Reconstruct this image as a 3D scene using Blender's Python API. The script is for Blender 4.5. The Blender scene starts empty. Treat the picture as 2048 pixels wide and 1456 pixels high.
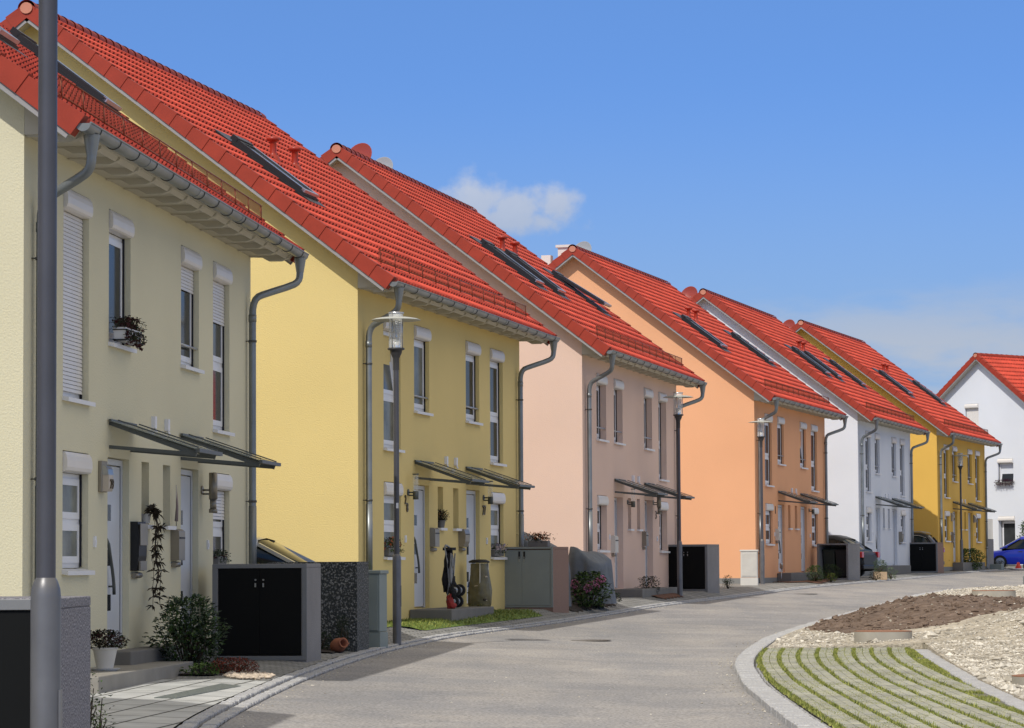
import bpy, math, random
from math import sin, cos, tan, pi, radians, atan, atan2, sqrt, exp
from mathutils import Vector, Matrix, noise
random.seed(7)
scene = bpy.context.scene
COL = scene.collection
CZ = 1.5            # height of the camera above the datum

def interp(x, xs, ys):
    if x <= xs[0]: return ys[0]
    if x >= xs[-1]: return ys[-1]
    for i in range(len(xs)-1):
        if x <= xs[i+1]:
            t = (x-xs[i])/(xs[i+1]-xs[i]); return ys[i]+t*(ys[i+1]-ys[i])
def sstep(t):
    t = max(0., min(1., t)); return t*t*(3-2*t)

# ------------------------------------------------------------------ terrain
GKY = [-20, 0, 13, 25, 49.3, 76.3, 92, 125, 160, 400]
GKZ = [-1.45, -1.45, -1.42, -1.36, -1.22, -.96, -.81, -.57, -.40, -.40]
def gk(y): return interp(y, GKY, GKZ)+CZ
XLY = [-20, 13, 20, 25.8, 29.9, 34.5, 39.6, 42.9, 44.9, 50.2, 53.3, 56.3, 59.0, 63.1, 70.4, 75.1, 79.4, 87.0, 98.5, 109.3, 117.2, 135.3, 150, 190]
XLX = [-1.65, -1.7, -2.2, -2.47, -2.44, -2.32, -2.08, -1.84, -1.64, -1.0, -.23, .54, 1.17, 1.98, 3.43, 4.65, 5.79, 7.61, 10.73, 14.03, 16.01, 20.87, 25, 38]
def xl(y):
    return (interp(y-1.2, XLY, XLX)+interp(y, XLY, XLX)+interp(y+1.2, XLY, XLX))/3
def extra(y): return interp(y, [30, 42, 50, 60, 70, 80, 92, 110, 140], [.02, .04, .165, .165, .14, .13, .07, .05, .02])
def yard(x, y):
    return gk(y)+.04+extra(y)*sstep((xl(y)-.32-x)/.45)
def road_z(x, y):
    return gk(y)-.03*max(0, min(4., x-xl(y)))

# ------------------------------------------------------------------ mesh builder
class MB:
    def __init__(s): s.v = []; s.f = []; s.m = []; s.sm = []
    def add(s, vs, fs, mi=0, sm=False):
        b = len(s.v); s.v += [tuple(p) for p in vs]
        for f in fs: s.f.append(tuple(i+b for i in f)); s.m.append(mi); s.sm.append(sm)
    def box(s, x0, x1, y0, y1, z0, z1, mi=0):
        s.add([(x0,y0,z0),(x1,y0,z0),(x1,y1,z0),(x0,y1,z0),(x0,y0,z1),(x1,y0,z1),(x1,y1,z1),(x0,y1,z1)],
              [(0,3,2,1),(4,5,6,7),(0,1,5,4),(1,2,6,5),(2,3,7,6),(3,0,4,7)], mi)
    def hexa(s, p, mi=0):
        s.add(p, [(0,3,2,1),(4,5,6,7),(0,1,5,4),(1,2,6,5),(2,3,7,6),(3,0,4,7)], mi)
    def bar(s, a, b, w, h, mi=0, up=(0,0,1)):
        a = Vector(a); b = Vector(b); d = (b-a).normalized(); u = Vector(up)
        if abs(d.dot(u)) > .99: u = Vector((1,0,0))
        r = d.cross(u).normalized()*w/2; u2 = r.cross(d).normalized()*h/2
        s.hexa([a-r-u2, a+r-u2, b+r-u2, b-r-u2, a-r+u2, a+r+u2, b+r+u2, b-r+u2], mi)
    def tube(s, pts, r, n=10, mi=0, caps=True, sm=True):
        pts = [Vector(p) for p in pts]; rs = r if isinstance(r, (list, tuple)) else [r]*len(pts)
        vs = []; fs = []; prev = None
        for i, p in enumerate(pts):
            if i == 0: d = pts[1]-pts[0]
            elif i == len(pts)-1: d = pts[-1]-pts[-2]
            else: d = (pts[i+1]-p).normalized()+(p-pts[i-1]).normalized()
            if d.length < 1e-9: d = Vector((0, 0, 1))
            d.normalize()
            if prev is None:
                a = Vector((0,0,1)) if abs(d.z) < .9 else Vector((1,0,0)); u = d.cross(a).normalized()
            else:
                u = prev-d*prev.dot(d)
                u = u.normalized() if u.length > 1e-6 else d.orthogonal().normalized()
            prev = u; w = d.cross(u)
            for k in range(n):
                t = 2*pi*k/n; vs.append(p+(u*cos(t)+w*sin(t))*rs[i])
        for i in range(len(pts)-1):
            for k in range(n):
                k2 = (k+1) % n; fs.append((i*n+k, i*n+k2, (i+1)*n+k2, (i+1)*n+k))
        s.add(vs, fs, mi, sm)
        if caps:
            b = len(s.v)-len(vs)
            s.f.append(tuple(b+k for k in range(n-1, -1, -1))); s.m.append(mi); s.sm.append(False)
            e = b+(len(pts)-1)*n
            s.f.append(tuple(e+k for k in range(n))); s.m.append(mi); s.sm.append(False)
    def lathe(s, prof, c=(0,0,0), n=20, mi=0, sm=True, sx=1, sy=1):
        vs = []; fs = []
        for (r, z) in prof:
            for k in range(n):
                t = 2*pi*k/n; vs.append((c[0]+r*cos(t)*sx, c[1]+r*sin(t)*sy, c[2]+z))
        for i in range(len(prof)-1):
            for k in range(n):
                k2 = (k+1) % n; fs.append((i*n+k, i*n+k2, (i+1)*n+k2, (i+1)*n+k))
        s.add(vs, fs, mi, sm)
    def disc(s, c, r, n=20, mi=0, z=0):
        s.add([(c[0]+r*cos(2*pi*k/n), c[1]+r*sin(2*pi*k/n), c[2]) for k in range(n)], [tuple(range(n))], mi)
    def extrude(s, poly, fn, a, b, mi=0, sm=False):
        """poly: 2-D outline; fn(p, t) -> 3-D point; closed prism from t=a to t=b"""
        n = len(poly); vs = [fn(p, a) for p in poly]+[fn(p, b) for p in poly]
        s.add(vs, [(i, (i+1) % n, n+(i+1) % n, n+i) for i in range(n)], mi, sm)
        s.add(vs[:n], [tuple(range(n-1, -1, -1))], mi); s.add(vs[n:], [tuple(range(n))], mi)
    def blob(s, c, r, mi=0, n=8, amp=.15, seed=0, sm=True):
        vs = []; fs = []; m = n
        for i in range(n+1):
            ph = pi*i/n
            for k in range(m*2):
                t = pi*k/m; d = Vector((sin(ph)*cos(t), sin(ph)*sin(t), cos(ph)))
                q = 1+amp*noise.noise(d*1.7+Vector((seed, seed*.7, 0)))*2
                vs.append((c[0]+d.x*r[0]*q, c[1]+d.y*r[1]*q, c[2]+d.z*r[2]*q))
        for i in range(n):
            for k in range(2*m):
                k2 = (k+1) % (2*m); fs.append((i*2*m+k, (i+1)*2*m+k, (i+1)*2*m+k2, i*2*m+k2))
        s.add(vs, fs, mi, sm)
    def stone(s, c, r, rnd, mi=0):
        a = [Vector(p) for p in ((0,0,1),(0,0,-1),(1,0,0),(-1,0,0),(0,1,0),(0,-1,0))]
        rot = Matrix.Rotation(rnd.random()*6.3, 3, 'Z') @ Matrix.Rotation(rnd.random()*1.2-.6, 3, 'X')
        vs = []
        for q in a:
            q = rot @ (q*r*(.7+.6*rnd.random())); vs.append((c[0]+q.x*1.15, c[1]+q.y, c[2]+q.z*.75))
        s.add(vs, [(0,2,4),(0,4,3),(0,3,5),(0,5,2),(1,4,2),(1,3,4),(1,5,3),(1,2,5)], mi)
    def leaf(s, p, d, L, w, mi=0, droop=.2):
        d = Vector(d).normalized(); a = d.cross(Vector((0,0,1)))
        if a.length < .05: a = Vector((1,0,0))
        a = a.normalized()*w/2; n = a.cross(d).normalized()
        p = Vector(p); m = p+d*L*.5+n*L*.08; e = p+d*L-Vector((0,0,droop*L))
        s.add([p, m+a, e, m-a], [(0,1,2),(0,2,3)], mi)
    def build(s, name, mats, parent=None, bevel=0, seg=2, loc=None, rot=None):
        me = bpy.data.meshes.new(name)
        me.from_pydata(s.v, [], s.f)
        if not isinstance(mats, (list, tuple)): mats = [mats]
        for m in mats: me.materials.append(m)
        me.polygons.foreach_set('material_index', s.m)
        me.polygons.foreach_set('use_smooth', s.sm)
        me.update()
        o = bpy.data.objects.new(name, me); COL.objects.link(o)
        if parent: o.parent = parent
        if loc: o.location = loc
        if rot is not None: o.rotation_euler = (0, 0, rot)
        if bevel:
            b = o.modifiers.new('bevel', 'BEVEL'); b.width = bevel; b.segments = seg; b.limit_method = 'ANGLE'; b.angle_limit = radians(40)
        return o
def tag(o, label=None, cat=None, group=None, kind=None):
    if label: o['label'] = label
    if cat: o['category'] = cat
    if group: o['group'] = group
    if kind: o['kind'] = kind
    return o
def empty(name, loc, rz=0, label=None, cat=None, group=None):
    o = bpy.data.objects.new(name, None); COL.objects.link(o); o.location = loc; o.rotation_euler = (0, 0, rz)
    o.empty_display_size = .2
    return tag(o, label, cat, group)
def copy_tree(o, parent=None):
    c = o.copy(); COL.objects.link(c); c.parent = parent
    for ch in [x for x in list(COL.objects) if x.parent == o]: copy_tree(ch, c)
    return c

# ------------------------------------------------------------------ materials
def srgb(r, g, b):
    f = lambda c: (c/255/12.92) if c/255 <= .04045 else ((c/255+.055)/1.055)**2.4
    return (f(r), f(g), f(b))
def mat(name, col, rough=.7, metal=0, var=0, vscale=3, bump=0, bscale=60, spec=.5, col2=None, c2scale=8, c2lo=.45, c2hi=.6, emit=None, alpha=1, trans=0, coat=0, bdist=.01, detail=4, ior=1.45):
    m = bpy.data.materials.new(name); m.use_nodes = True; nt = m.node_tree; N = nt.nodes; Lk = nt.links
    p = N['Principled BSDF']
    p.inputs['Roughness'].default_value = rough; p.inputs['Metallic'].default_value = metal
    p.inputs['Base Color'].default_value = (*col, 1); p.inputs['Specular IOR Level'].default_value = spec
    p.inputs['Alpha'].default_value = alpha; p.inputs['Transmission Weight'].default_value = trans; p.inputs['Coat Weight'].default_value = coat
    p.inputs['IOR'].default_value = ior
    tc = N.new('ShaderNodeTexCoord'); src = None
    if col2 or var:
        nz = N.new('ShaderNodeTexNoise'); nz.inputs['Scale'].default_value = c2scale if col2 else vscale; nz.inputs['Detail'].default_value = detail
        Lk.new(tc.outputs['Object'], nz.inputs['Vector'])
        if col2:
            r = N.new('ShaderNodeValToRGB'); r.color_ramp.elements[0].position = c2lo; r.color_ramp.elements[1].position = c2hi
            r.color_ramp.elements[0].color = (*col, 1); r.color_ramp.elements[1].color = (*col2, 1)
            Lk.new(nz.outputs['Fac'], r.inputs['Fac']); src = r.outputs['Color']
        if var:
            nv = N.new('ShaderNodeTexNoise'); nv.inputs['Scale'].default_value = vscale; nv.inputs['Detail'].default_value = 5
            Lk.new(tc.outputs['Object'], nv.inputs['Vector'])
            mr = N.new('ShaderNodeMapRange'); mr.inputs['From Min'].default_value = .3; mr.inputs['From Max'].default_value = .7
            mr.inputs['To Min'].default_value = 1-var; mr.inputs['To Max'].default_value = 1+var; Lk.new(nv.outputs['Fac'], mr.inputs['Value'])
            mx = N.new('ShaderNodeMix'); mx.data_type = 'RGBA'; mx.blend_type = 'MULTIPLY'; mx.inputs['Factor'].default_value = 1
            if src: Lk.new(src, mx.inputs['A'])
            else: mx.inputs['A'].default_value = (*col, 1)
            Lk.new(mr.outputs['Result'], mx.inputs['B']); src = mx.outputs['Result']
    if src: Lk.new(src, p.inputs['Base Color'])
    if bump:
        nb = N.new('ShaderNodeTexNoise'); nb.inputs['Scale'].default_value = bscale; nb.inputs['Detail'].default_value = 3
        Lk.new(tc.outputs['Object'], nb.inputs['Vector'])
        bp = N.new('ShaderNodeBump'); bp.inputs['Strength'].default_value = bump; bp.inputs['Distance'].default_value = bdist
        Lk.new(nb.outputs['Fac'], bp.inputs['Height']); Lk.new(bp.outputs['Normal'], p.inputs['Normal'])
    if emit: p.inputs['Emission Color'].default_value = (*emit, 1); p.inputs['Emission Strength'].default_value = 1
    return m
def stucco(name, rgb): return mat(name, rgb, .9, var=.045, vscale=.35, bump=.5, bscale=48, bdist=.012, spec=.2)
M = {}
M['cream'] = stucco('stucco_cream', (.67, .63, .455))
M['yellow'] = stucco('stucco_yellow', (.73, .58, .25))
M['pink'] = stucco('stucco_pink', (.74, .545, .445))
M['orange'] = stucco('stucco_orange', (.80, .415, .225))
M['white'] = stucco('stucco_white', (.70, .73, .78))
M['ochre'] = stucco('stucco_ochre', (.74, .46, .105))
M['plinth'] = mat('plinth_grey', (.22, .22, .21), .9, bump=.3, bscale=40)
M['tile'] = mat('roof_tile_red', (.52, .060, .034), .66, var=.14, vscale=1.3, col2=(.64, .085, .05), c2scale=8, c2lo=.35, c2hi=.7, bump=.15, bscale=90, spec=.35)
def tile_tone(m, snap, amt):
    nt = m.node_tree; N = nt.nodes; Lk = nt.links; p = N['Principled BSDF']; src = p.inputs['Base Color'].links[0].from_socket
    tc = [n for n in N if n.type == 'TEX_COORD'][0]; v = N.new('ShaderNodeVectorMath'); v.operation = 'SNAP'; v.inputs[1].default_value = snap
    a = N.new('ShaderNodeVectorMath'); a.operation = 'ADD'; a.inputs[1].default_value = (-.613+.2777*40, .1, 0); Lk.new(tc.outputs['Object'], a.inputs[0]); Lk.new(a.outputs[0], v.inputs[0])
    w = N.new('ShaderNodeTexWhiteNoise'); w.noise_dimensions = '2D'; Lk.new(v.outputs[0], w.inputs['Vector'])
    mr = N.new('ShaderNodeMapRange'); mr.inputs['To Min'].default_value = 1-amt; mr.inputs['To Max'].default_value = 1+amt; Lk.new(w.outputs['Value'], mr.inputs['Value'])
    mx = N.new('ShaderNodeMix'); mx.data_type = 'RGBA'; mx.blend_type = 'MULTIPLY'; mx.inputs['Factor'].default_value = 1
    Lk.new(src, mx.inputs['A']); Lk.new(mr.outputs['Result'], mx.inputs['B']); Lk.new(mx.outputs['Result'], p.inputs['Base Color'])
tile_tone(M['tile'], (.2777, .40, 100), .13)
M['verge'] = mat('verge_tile_red', (.31, .036, .018), .6, var=.12, vscale=2.5, bump=.1, bscale=80, spec=.35)
M['ridgeend'] = mat('ridge_end_clay', (.50, .20, .13), .7, var=.1)
M['pvc'] = mat('white_pvc', (.74, .75, .78), .35, var=.03, vscale=2)
M['boxw'] = mat('roller_box_white', (.74, .71, .67), .4, var=.03)
M['soffit'] = mat('soffit_paint', (.48, .45, .37), .6, var=.05, vscale=1.5)
M['fascia'] = mat('fascia_grey', (.30, .29, .29), .6, var=.06)
M['zinc'] = mat('zinc', (.23, .25, .26), .42, metal=.55, var=.18, vscale=2.2, spec=.5)
M['zincd'] = mat('zinc_dark', (.09, .09, .085), .5, metal=.4)
M['glass'] = mat('window_glass', (.035, .038, .042), .10, var=.4, vscale=1.6, spec=.3, ior=1.22)
M['curtain'] = mat('curtained_glass', (.14, .15, .14), .16, var=.5, vscale=2.4, spec=.3, ior=1.22)
M['seal'] = mat('rubber_seal', (.012, .012, .02), .6)
M['door'] = mat('door_white', (.62, .64, .67), .4, var=.03)
M['sill'] = mat('sill_white', (.74, .74, .75), .45)
M['steel'] = mat('brushed_steel', (.45, .46, .47), .3, metal=.9, var=.08, vscale=4)
M['dsteel'] = mat('dark_steel', (.11, .12, .115), .45, metal=.5)
M['canglass'] = mat('canopy_glass', (.35, .40, .38), .08, alpha=.55, spec=.8)
M['black'] = mat('black_plastic', (.012, .012, .013), .5)
M['blackpanel'] = mat('black_panel', (.0045, .005, .005), .6, var=.15, vscale=2, spec=.18)
M['concrete'] = mat('bin_concrete', (.20, .195, .195), .85, var=.1, vscale=2, bump=.2, bscale=70, col2=(.30, .29, .29), c2scale=120, c2lo=.48, c2hi=.62)
M['speckle'] = mat('speckled_concrete', (.11, .11, .13), .85, col2=(.34, .33, .35), c2scale=95, c2lo=.46, c2hi=.6, bump=.3, bscale=90)
M['aggregate'] = mat('washed_aggregate', (.03, .035, .035), .8, col2=(.26, .26, .25), c2scale=38, c2lo=.5, c2hi=.66, bump=.9, bscale=40, bdist=.02)
M['brownagg'] = mat('brown_concrete', (.21, .13, .10), .9, col2=(.30, .20, .16), c2scale=90, c2lo=.45, c2hi=.6, bump=.3, bscale=80)
M['greydoor'] = mat('grey_metal', (.27, .30, .29), .45, metal=.2, var=.05)
M['cabgreen'] = mat('cabinet_greygreen', (.23, .27, .255), .6, var=.08, vscale=2)
M['cabwhite'] = mat('cabinet_white', (.62, .60, .55), .6, var=.06, vscale=3)
M['pole'] = mat('lamp_pole_grey', (.085, .085, .095), .38, metal=.35, var=.12, vscale=3, bump=.04, bscale=30)
M['pole2'] = mat('lamp_sleeve_grey', (.15, .15, .155), .4, metal=.4, var=.16, vscale=4, bump=.05, bscale=40)
M['poledark'] = mat('lamp_head_dark', (.045, .045, .048), .5)
M['lampglass'] = mat('lamp_glass', (.9, .92, .9), .03, alpha=.22, spec=.8)
M['lampwhite'] = mat('lamp_disc_white', (.42, .43, .39), .35)
M['redplastic'] = mat('vent_red', (.33, .035, .018), .4, var=.08)
M['chim'] = mat('chimney_white', (.66, .64, .6), .8, var=.06)
M['dishred'] = mat('dish_red', (.30, .05, .035), .4)
M['dishgrey'] = mat('dish_grey', (.34, .37, .39), .35)
M['guard'] = mat('snow_guard_brown', (.20, .06, .03), .5, metal=.4)
M['step'] = mat('step_stone', (.16, .155, .145), .85, var=.1, bump=.2, bscale=50)
M['slab'] = mat('landing_slab', (.33, .31, .28), .85, var=.1, bump=.2, bscale=50)
M['terra'] = mat('terracotta', (.30, .11, .06), .75, var=.12, vscale=6)
M['potwhite'] = mat('pot_white', (.62, .60, .56), .5, var=.06)
M['potgrey'] = mat('pot_grey', (.17, .165, .155), .6, var=.1)
M['wire'] = mat('wire_black', (.02, .02, .02), .5, metal=.5)
M['soil'] = mat('soil', (.03, .022, .016), .95, var=.2, bump=.6, bscale=30)
M['mulch'] = mat('bark_mulch', (.10, .042, .022), .95, col2=(.20, .10, .06), c2scale=30, bump=.8, bscale=30, bdist=.03)
M['leafd'] = mat('leaf_dark', (.018, .035, .012), .5, var=.5, vscale=9, spec=.35)
M['leafm'] = mat('leaf_mid', (.065, .12, .028), .5, var=.45, vscale=9, spec=.35)
M['leafl'] = mat('leaf_light', (.12, .20, .045), .5, var=.35, vscale=9, spec=.35)
M['leafy'] = mat('leaf_yellow', (.30, .34, .05), .5, var=.3, vscale=9)
M['leafg'] = mat('leaf_greygreen', (.10, .14, .085), .6, var=.3, vscale=9)
M['twig'] = mat('twig', (.06, .04, .025), .8)
M['flred'] = mat('petal_darkred', (.055, .006, .010), .6, var=.3, vscale=20)
M['flpurple'] = mat('petal_purple', (.07, .012, .04), .6, var=.3, vscale=20)
M['flpink'] = mat('petal_pink', (.72, .24, .44), .6, var=.25, vscale=25)
M['florange'] = mat('petal_orange', (.42, .10, .03), .6, var=.3, vscale=20)
M['flwhite'] = mat('petal_white', (.60, .50, .55), .6, var=.2, vscale=20)
M['heath'] = mat('heather_red', (.24, .045, .025), .8, var=.35, vscale=14)
M['vine'] = mat('vine_dark', (.028, .018, .010), .6, var=.3)
M['pebble'] = mat('pebble_pale', (.55, .46, .36), .8, var=.3, vscale=12)
M['wood'] = mat('wood_planter', (.44, .32, .20), .75, var=.12, vscale=5, bump=.2)
M['tarp'] = mat('tarp_grey', (.115, .13, .145), .6, var=.12, vscale=4, bump=.5, bscale=5, bdist=.06)
M['sack'] = mat('yellow_sack', (.16, .14, .07), .35, alpha=.82, var=.3, vscale=6, bump=.5, bscale=12, bdist=.03)
M['sackgrey'] = mat('grey_sack', (.12, .12, .11), .4, alpha=.75, var=.2, vscale=6, bump=.4, bscale=12, bdist=.03)
M['rubber'] = mat('rubber', (.013, .013, .014), .75, bump=.2, bscale=60)
M['rim'] = mat('wheel_rim', (.35, .36, .37), .35, metal=.7)
M['cloth'] = mat('stroller_cloth', (.013, .013, .015), .85)
M['clothg'] = mat('stroller_silver', (.28, .29, .30), .5, metal=.3)
M['clothr'] = mat('stroller_red', (.30, .03, .025), .7, var=.3)
M['brass'] = mat('number_brass', (.10, .075, .04), .4, metal=.5)
M['milk'] = mat('lamp_milk_glass', (.52, .46, .38), .4)
M['mailsteel'] = mat('mailbox_steel', (.30, .27, .22), .4, metal=.6, var=.1, vscale=5)
M['flag'] = mat('flag_cloth', (.25, .2, .2), .8)
M['bluebits'] = mat('rubbish_blue', (.05, .09, .24), .6)
M['carw'] = mat('car_paint_silver', (.42, .45, .50), .25, coat=.6, metal=.3)
M['cark'] = mat('car_paint_dark', (.008, .009, .011), .35, spec=.3)
M['carb'] = mat('car_paint_blue', (.006, .045, .72), .3, coat=.5)
M['carglass'] = mat('car_glass', (.012, .02, .02), .06, spec=.5, var=.4, vscale=3)
M['chrome'] = mat('chrome', (.7, .7, .7), .12, metal=1)
M['tail'] = mat('tail_light_red', (.55, .01, .01), .2, coat=.8)
M['cone'] = mat('cone_red', (.62, .05, .03), .5)
M['binplastic'] = mat('bin_plastic_green', (.018, .028, .022), .5)
M['skyglass'] = mat('skylight_glass', (.42, .46, .50), .05, metal=.75, spec=1)
M['tile_end_shade'] = mat('roof_tile_end_shade', (.13, .016, .010), .9)  # shade under the tile rolls, put into a dark red colour
M['skyframe'] = mat('skylight_frame', (.022, .023, .026), .4, metal=.4)
# ------------------------------------------------------------------ houses
L = 12.45; DEP = 11.0; EO = .613; OV = .34; ZE = 5.60; TA = (10.25-ZE)/(DEP/2+EO); AL = atan(TA); SL = (DEP/2+EO)/cos(AL)
NC = 22; CS = SL/NC
def rp(u, s, h=0, side=1):
    """roof point: u along, s up the slope from the eave, h off the surface. side=1 street slope, -1 rear"""
    x = EO-s*cos(AL); z = ZE+s*sin(AL)
    x += h*sin(AL); z += h*cos(AL)
    if side < 0: x = -DEP-x
    return Vector((x, u, z))
_cache = {}
def roof_tiles_mesh(side):
    k = 'tiles%d' % side
    if k in _cache: return _cache[k]
    mb = MB(); step = .20/10; u0, u1 = -OV+.03, L+OV-.03; n = int((u1-u0)/step)
    prof = []
    for i in range(n+1):
        u = u0+(u1-u0)*i/n; c = cos(2*pi*u/.20)
        prof.append((u, .050*((1+c)/2)**1.35))
    rows = []
    rnd = random.Random(5)
    for c in range(NC):
        rows.append((c*CS-.012, .004, .3)); rows.append((c*CS-.008, .012, 1)); rows.append(((c+1)*CS-.012, .006, .34))
    rows[0] = (-.01, -.03, 0)
    vs = []
    for (s_, h_, k_) in rows:
        for (u, w) in prof: vs.append(rp(u, s_, h_+.016+w*k_, side))
    m = n+1; fs = []
    for r in range(len(rows)-1):
        for i in range(n):
            q = (r*m+i, r*m+i+1, (r+1)*m+i+1, (r+1)*m+i)
            fs.append(q if side < 0 else q[::-1])
    mb.add(vs, fs, 0, False)
    for j in range(len(fs)):
        if (j//n) % 3 == 0 and j//n > 0 and prof[j % n][1] > .018: mb.m[j] = 1  # roll ends get the painted shade colour, no real opening there
    me = mb.build('tile_field', [M['tile'], M['tile_end_shade']]); _cache[k] = me.data
    for i, p in enumerate(me.data.polygons): p.use_smooth = (i//n) % 3 == 1
    bpy.data.objects.remove(me)
    return _cache[k]
def roof_rest_mesh():
    """ridge caps, verge tiles, timber deck and verge board"""
    if 'rest' in _cache: return _cache['rest']
    mb = MB()
    for side in (1, -1):
        for e, (ya, yb) in enumerate(((-OV-.035, -OV+.15), (L+OV-.15, L+OV+.035))):
            for c in range(NC):
                s0 = c*CS-.045; s1 = (c+1)*CS-.012; o = .012 if e == 0 else -.012
                def q(y, s, h): return rp(y, s, h, side)
                a = [q(ya-(o if e == 0 else 0), s0, -.15), q(yb-(o if e else 0), s0, -.15), q(yb, s1, -.15), q(ya, s1, -.15),
                     q(ya-(o if e == 0 else 0), s0, .088), q(yb-(o if e else 0), s0, .088), q(yb, s1, .062), q(ya, s1, .062)]
                if side < 0: a = [a[1], a[0], a[3], a[2], a[5], a[4], a[7], a[6]]
                mb.hexa(a, 1)
        # deck under the tiles and light verge board
        a = [rp(-OV+.02, .0, -.17, side), rp(L+OV-.02, .0, -.17, side), rp(L+OV-.02, SL-.02, -.17, side), rp(-OV+.02, SL-.02, -.17, side),
             rp(-OV+.02, .0, -.02, side), rp(L+OV-.02, .0, -.02, side), rp(L+OV-.02, SL-.02, -.02, side), rp(-OV+.02, SL-.02, -.02, side)]
        mb.hexa(a, 2)
        for ya, yb in ((-OV-.02, -OV+.01), (L+OV-.01, L+OV+.02)):
            a = [rp(ya, -.02, -.205, side), rp(yb, -.02, -.205, side), rp(yb, SL-.02, -.205, side), rp(ya, SL-.02, -.205, side),
                 rp(ya, -.02, -.12, side), rp(yb, -.02, -.12, side), rp(yb, SL-.02, -.12, side), rp(ya, SL-.02, -.12, side)]
            mb.hexa(a, 3)
    # ridge caps
    n = 34; y0 = -OV-.05; ln = (L+2*OV+.1)/n; xc = -DEP/2; zc = 10.25-.03
    for i in range(n):
        ya = y0+i*ln; yb = ya+ln+.03; ra, rb = .150, .132
        vs = []; m = 12
        for (y, r) in ((ya, ra), (yb, rb)):
            for k in range(m+1):
                t = -.25+(pi+.5)*k/m; vs.append((xc+r*cos(t), y, zc+r*.95*sin(t)))
        mb.add(vs, [(k, k+1, m+2+k, m+1+k) for k in range(m)], 4, True)
    for y, sgn in ((y0-.012, 1), (y0+n*ln+.03, -1)):
        r = .105; pts = [(xc+r*cos(2*pi*k/14), y, zc+r*.9*sin(2*pi*k/14)) for k in range(14)]
        pts2 = [(p[0], p[1]+.05*sgn, p[2]) for p in pts]
        mb.add(pts+pts2, [tuple(range(14)), tuple(range(27, 13, -1))]+[(k, k+14, (k+1) % 14+14, (k+1) % 14) for k in range(14)], 5)
    o = mb.build('roof_rest', [M['tile'], M['verge'], M['soffit'], M['fascia'], M['verge'], M['ridgeend']]); d = o.data; bpy.data.objects.remove(o)
    _cache['rest'] = d
    return d
def mesh_obj(name, data, parent):
    o = bpy.data.objects.new(name, data); COL.objects.link(o); o.parent = parent; return o

def wall_cols(mb, a0, a1, zb, top, ops, P, mi=0):
    """wall in columns; top(a) roof line; ops (a0,a1,z0,z1,depth); P(a,z,d) -> point, d inward"""
    cuts = sorted(set([a0, a1]+[o[0] for o in ops]+[o[1] for o in ops]+([DEP/2] if a1 > 10.5 and a1 < 11.5 else [])))
    for c0, c1 in zip(cuts, cuts[1:]):
        mid = (c0+c1)/2; zs = [zb]
        inn = sorted([o for o in ops if o[0] <= mid <= o[1]], key=lambda o: o[2]); segs = []; z = zb
        for o in inn: segs.append((z, z, o[2], o[2])); z = o[3]
        segs.append((z, z, top(c1), top(c0)))
        for (za, zb_, zc, zd) in segs:
            mb.add([P(c0, za, 0), P(c1, zb_, 0), P(c1, zc, 0), P(c0, zd, 0)], [(0, 1, 2, 3)], mi)
    for (b0, b1, z0, z1, d) in ops:
        mb.add([P(b0,z0,0),P(b1,z0,0),P(b1,z1,0),P(b0,z1,0),P(b0,z0,d),P(b1,z0,d),P(b1,z1,d),P(b0,z1,d)],
               [(0,1,5,4),(1,2,6,5),(2,3,7,6),(3,0,4,7),(4,5,6,7)], mi)

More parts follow.
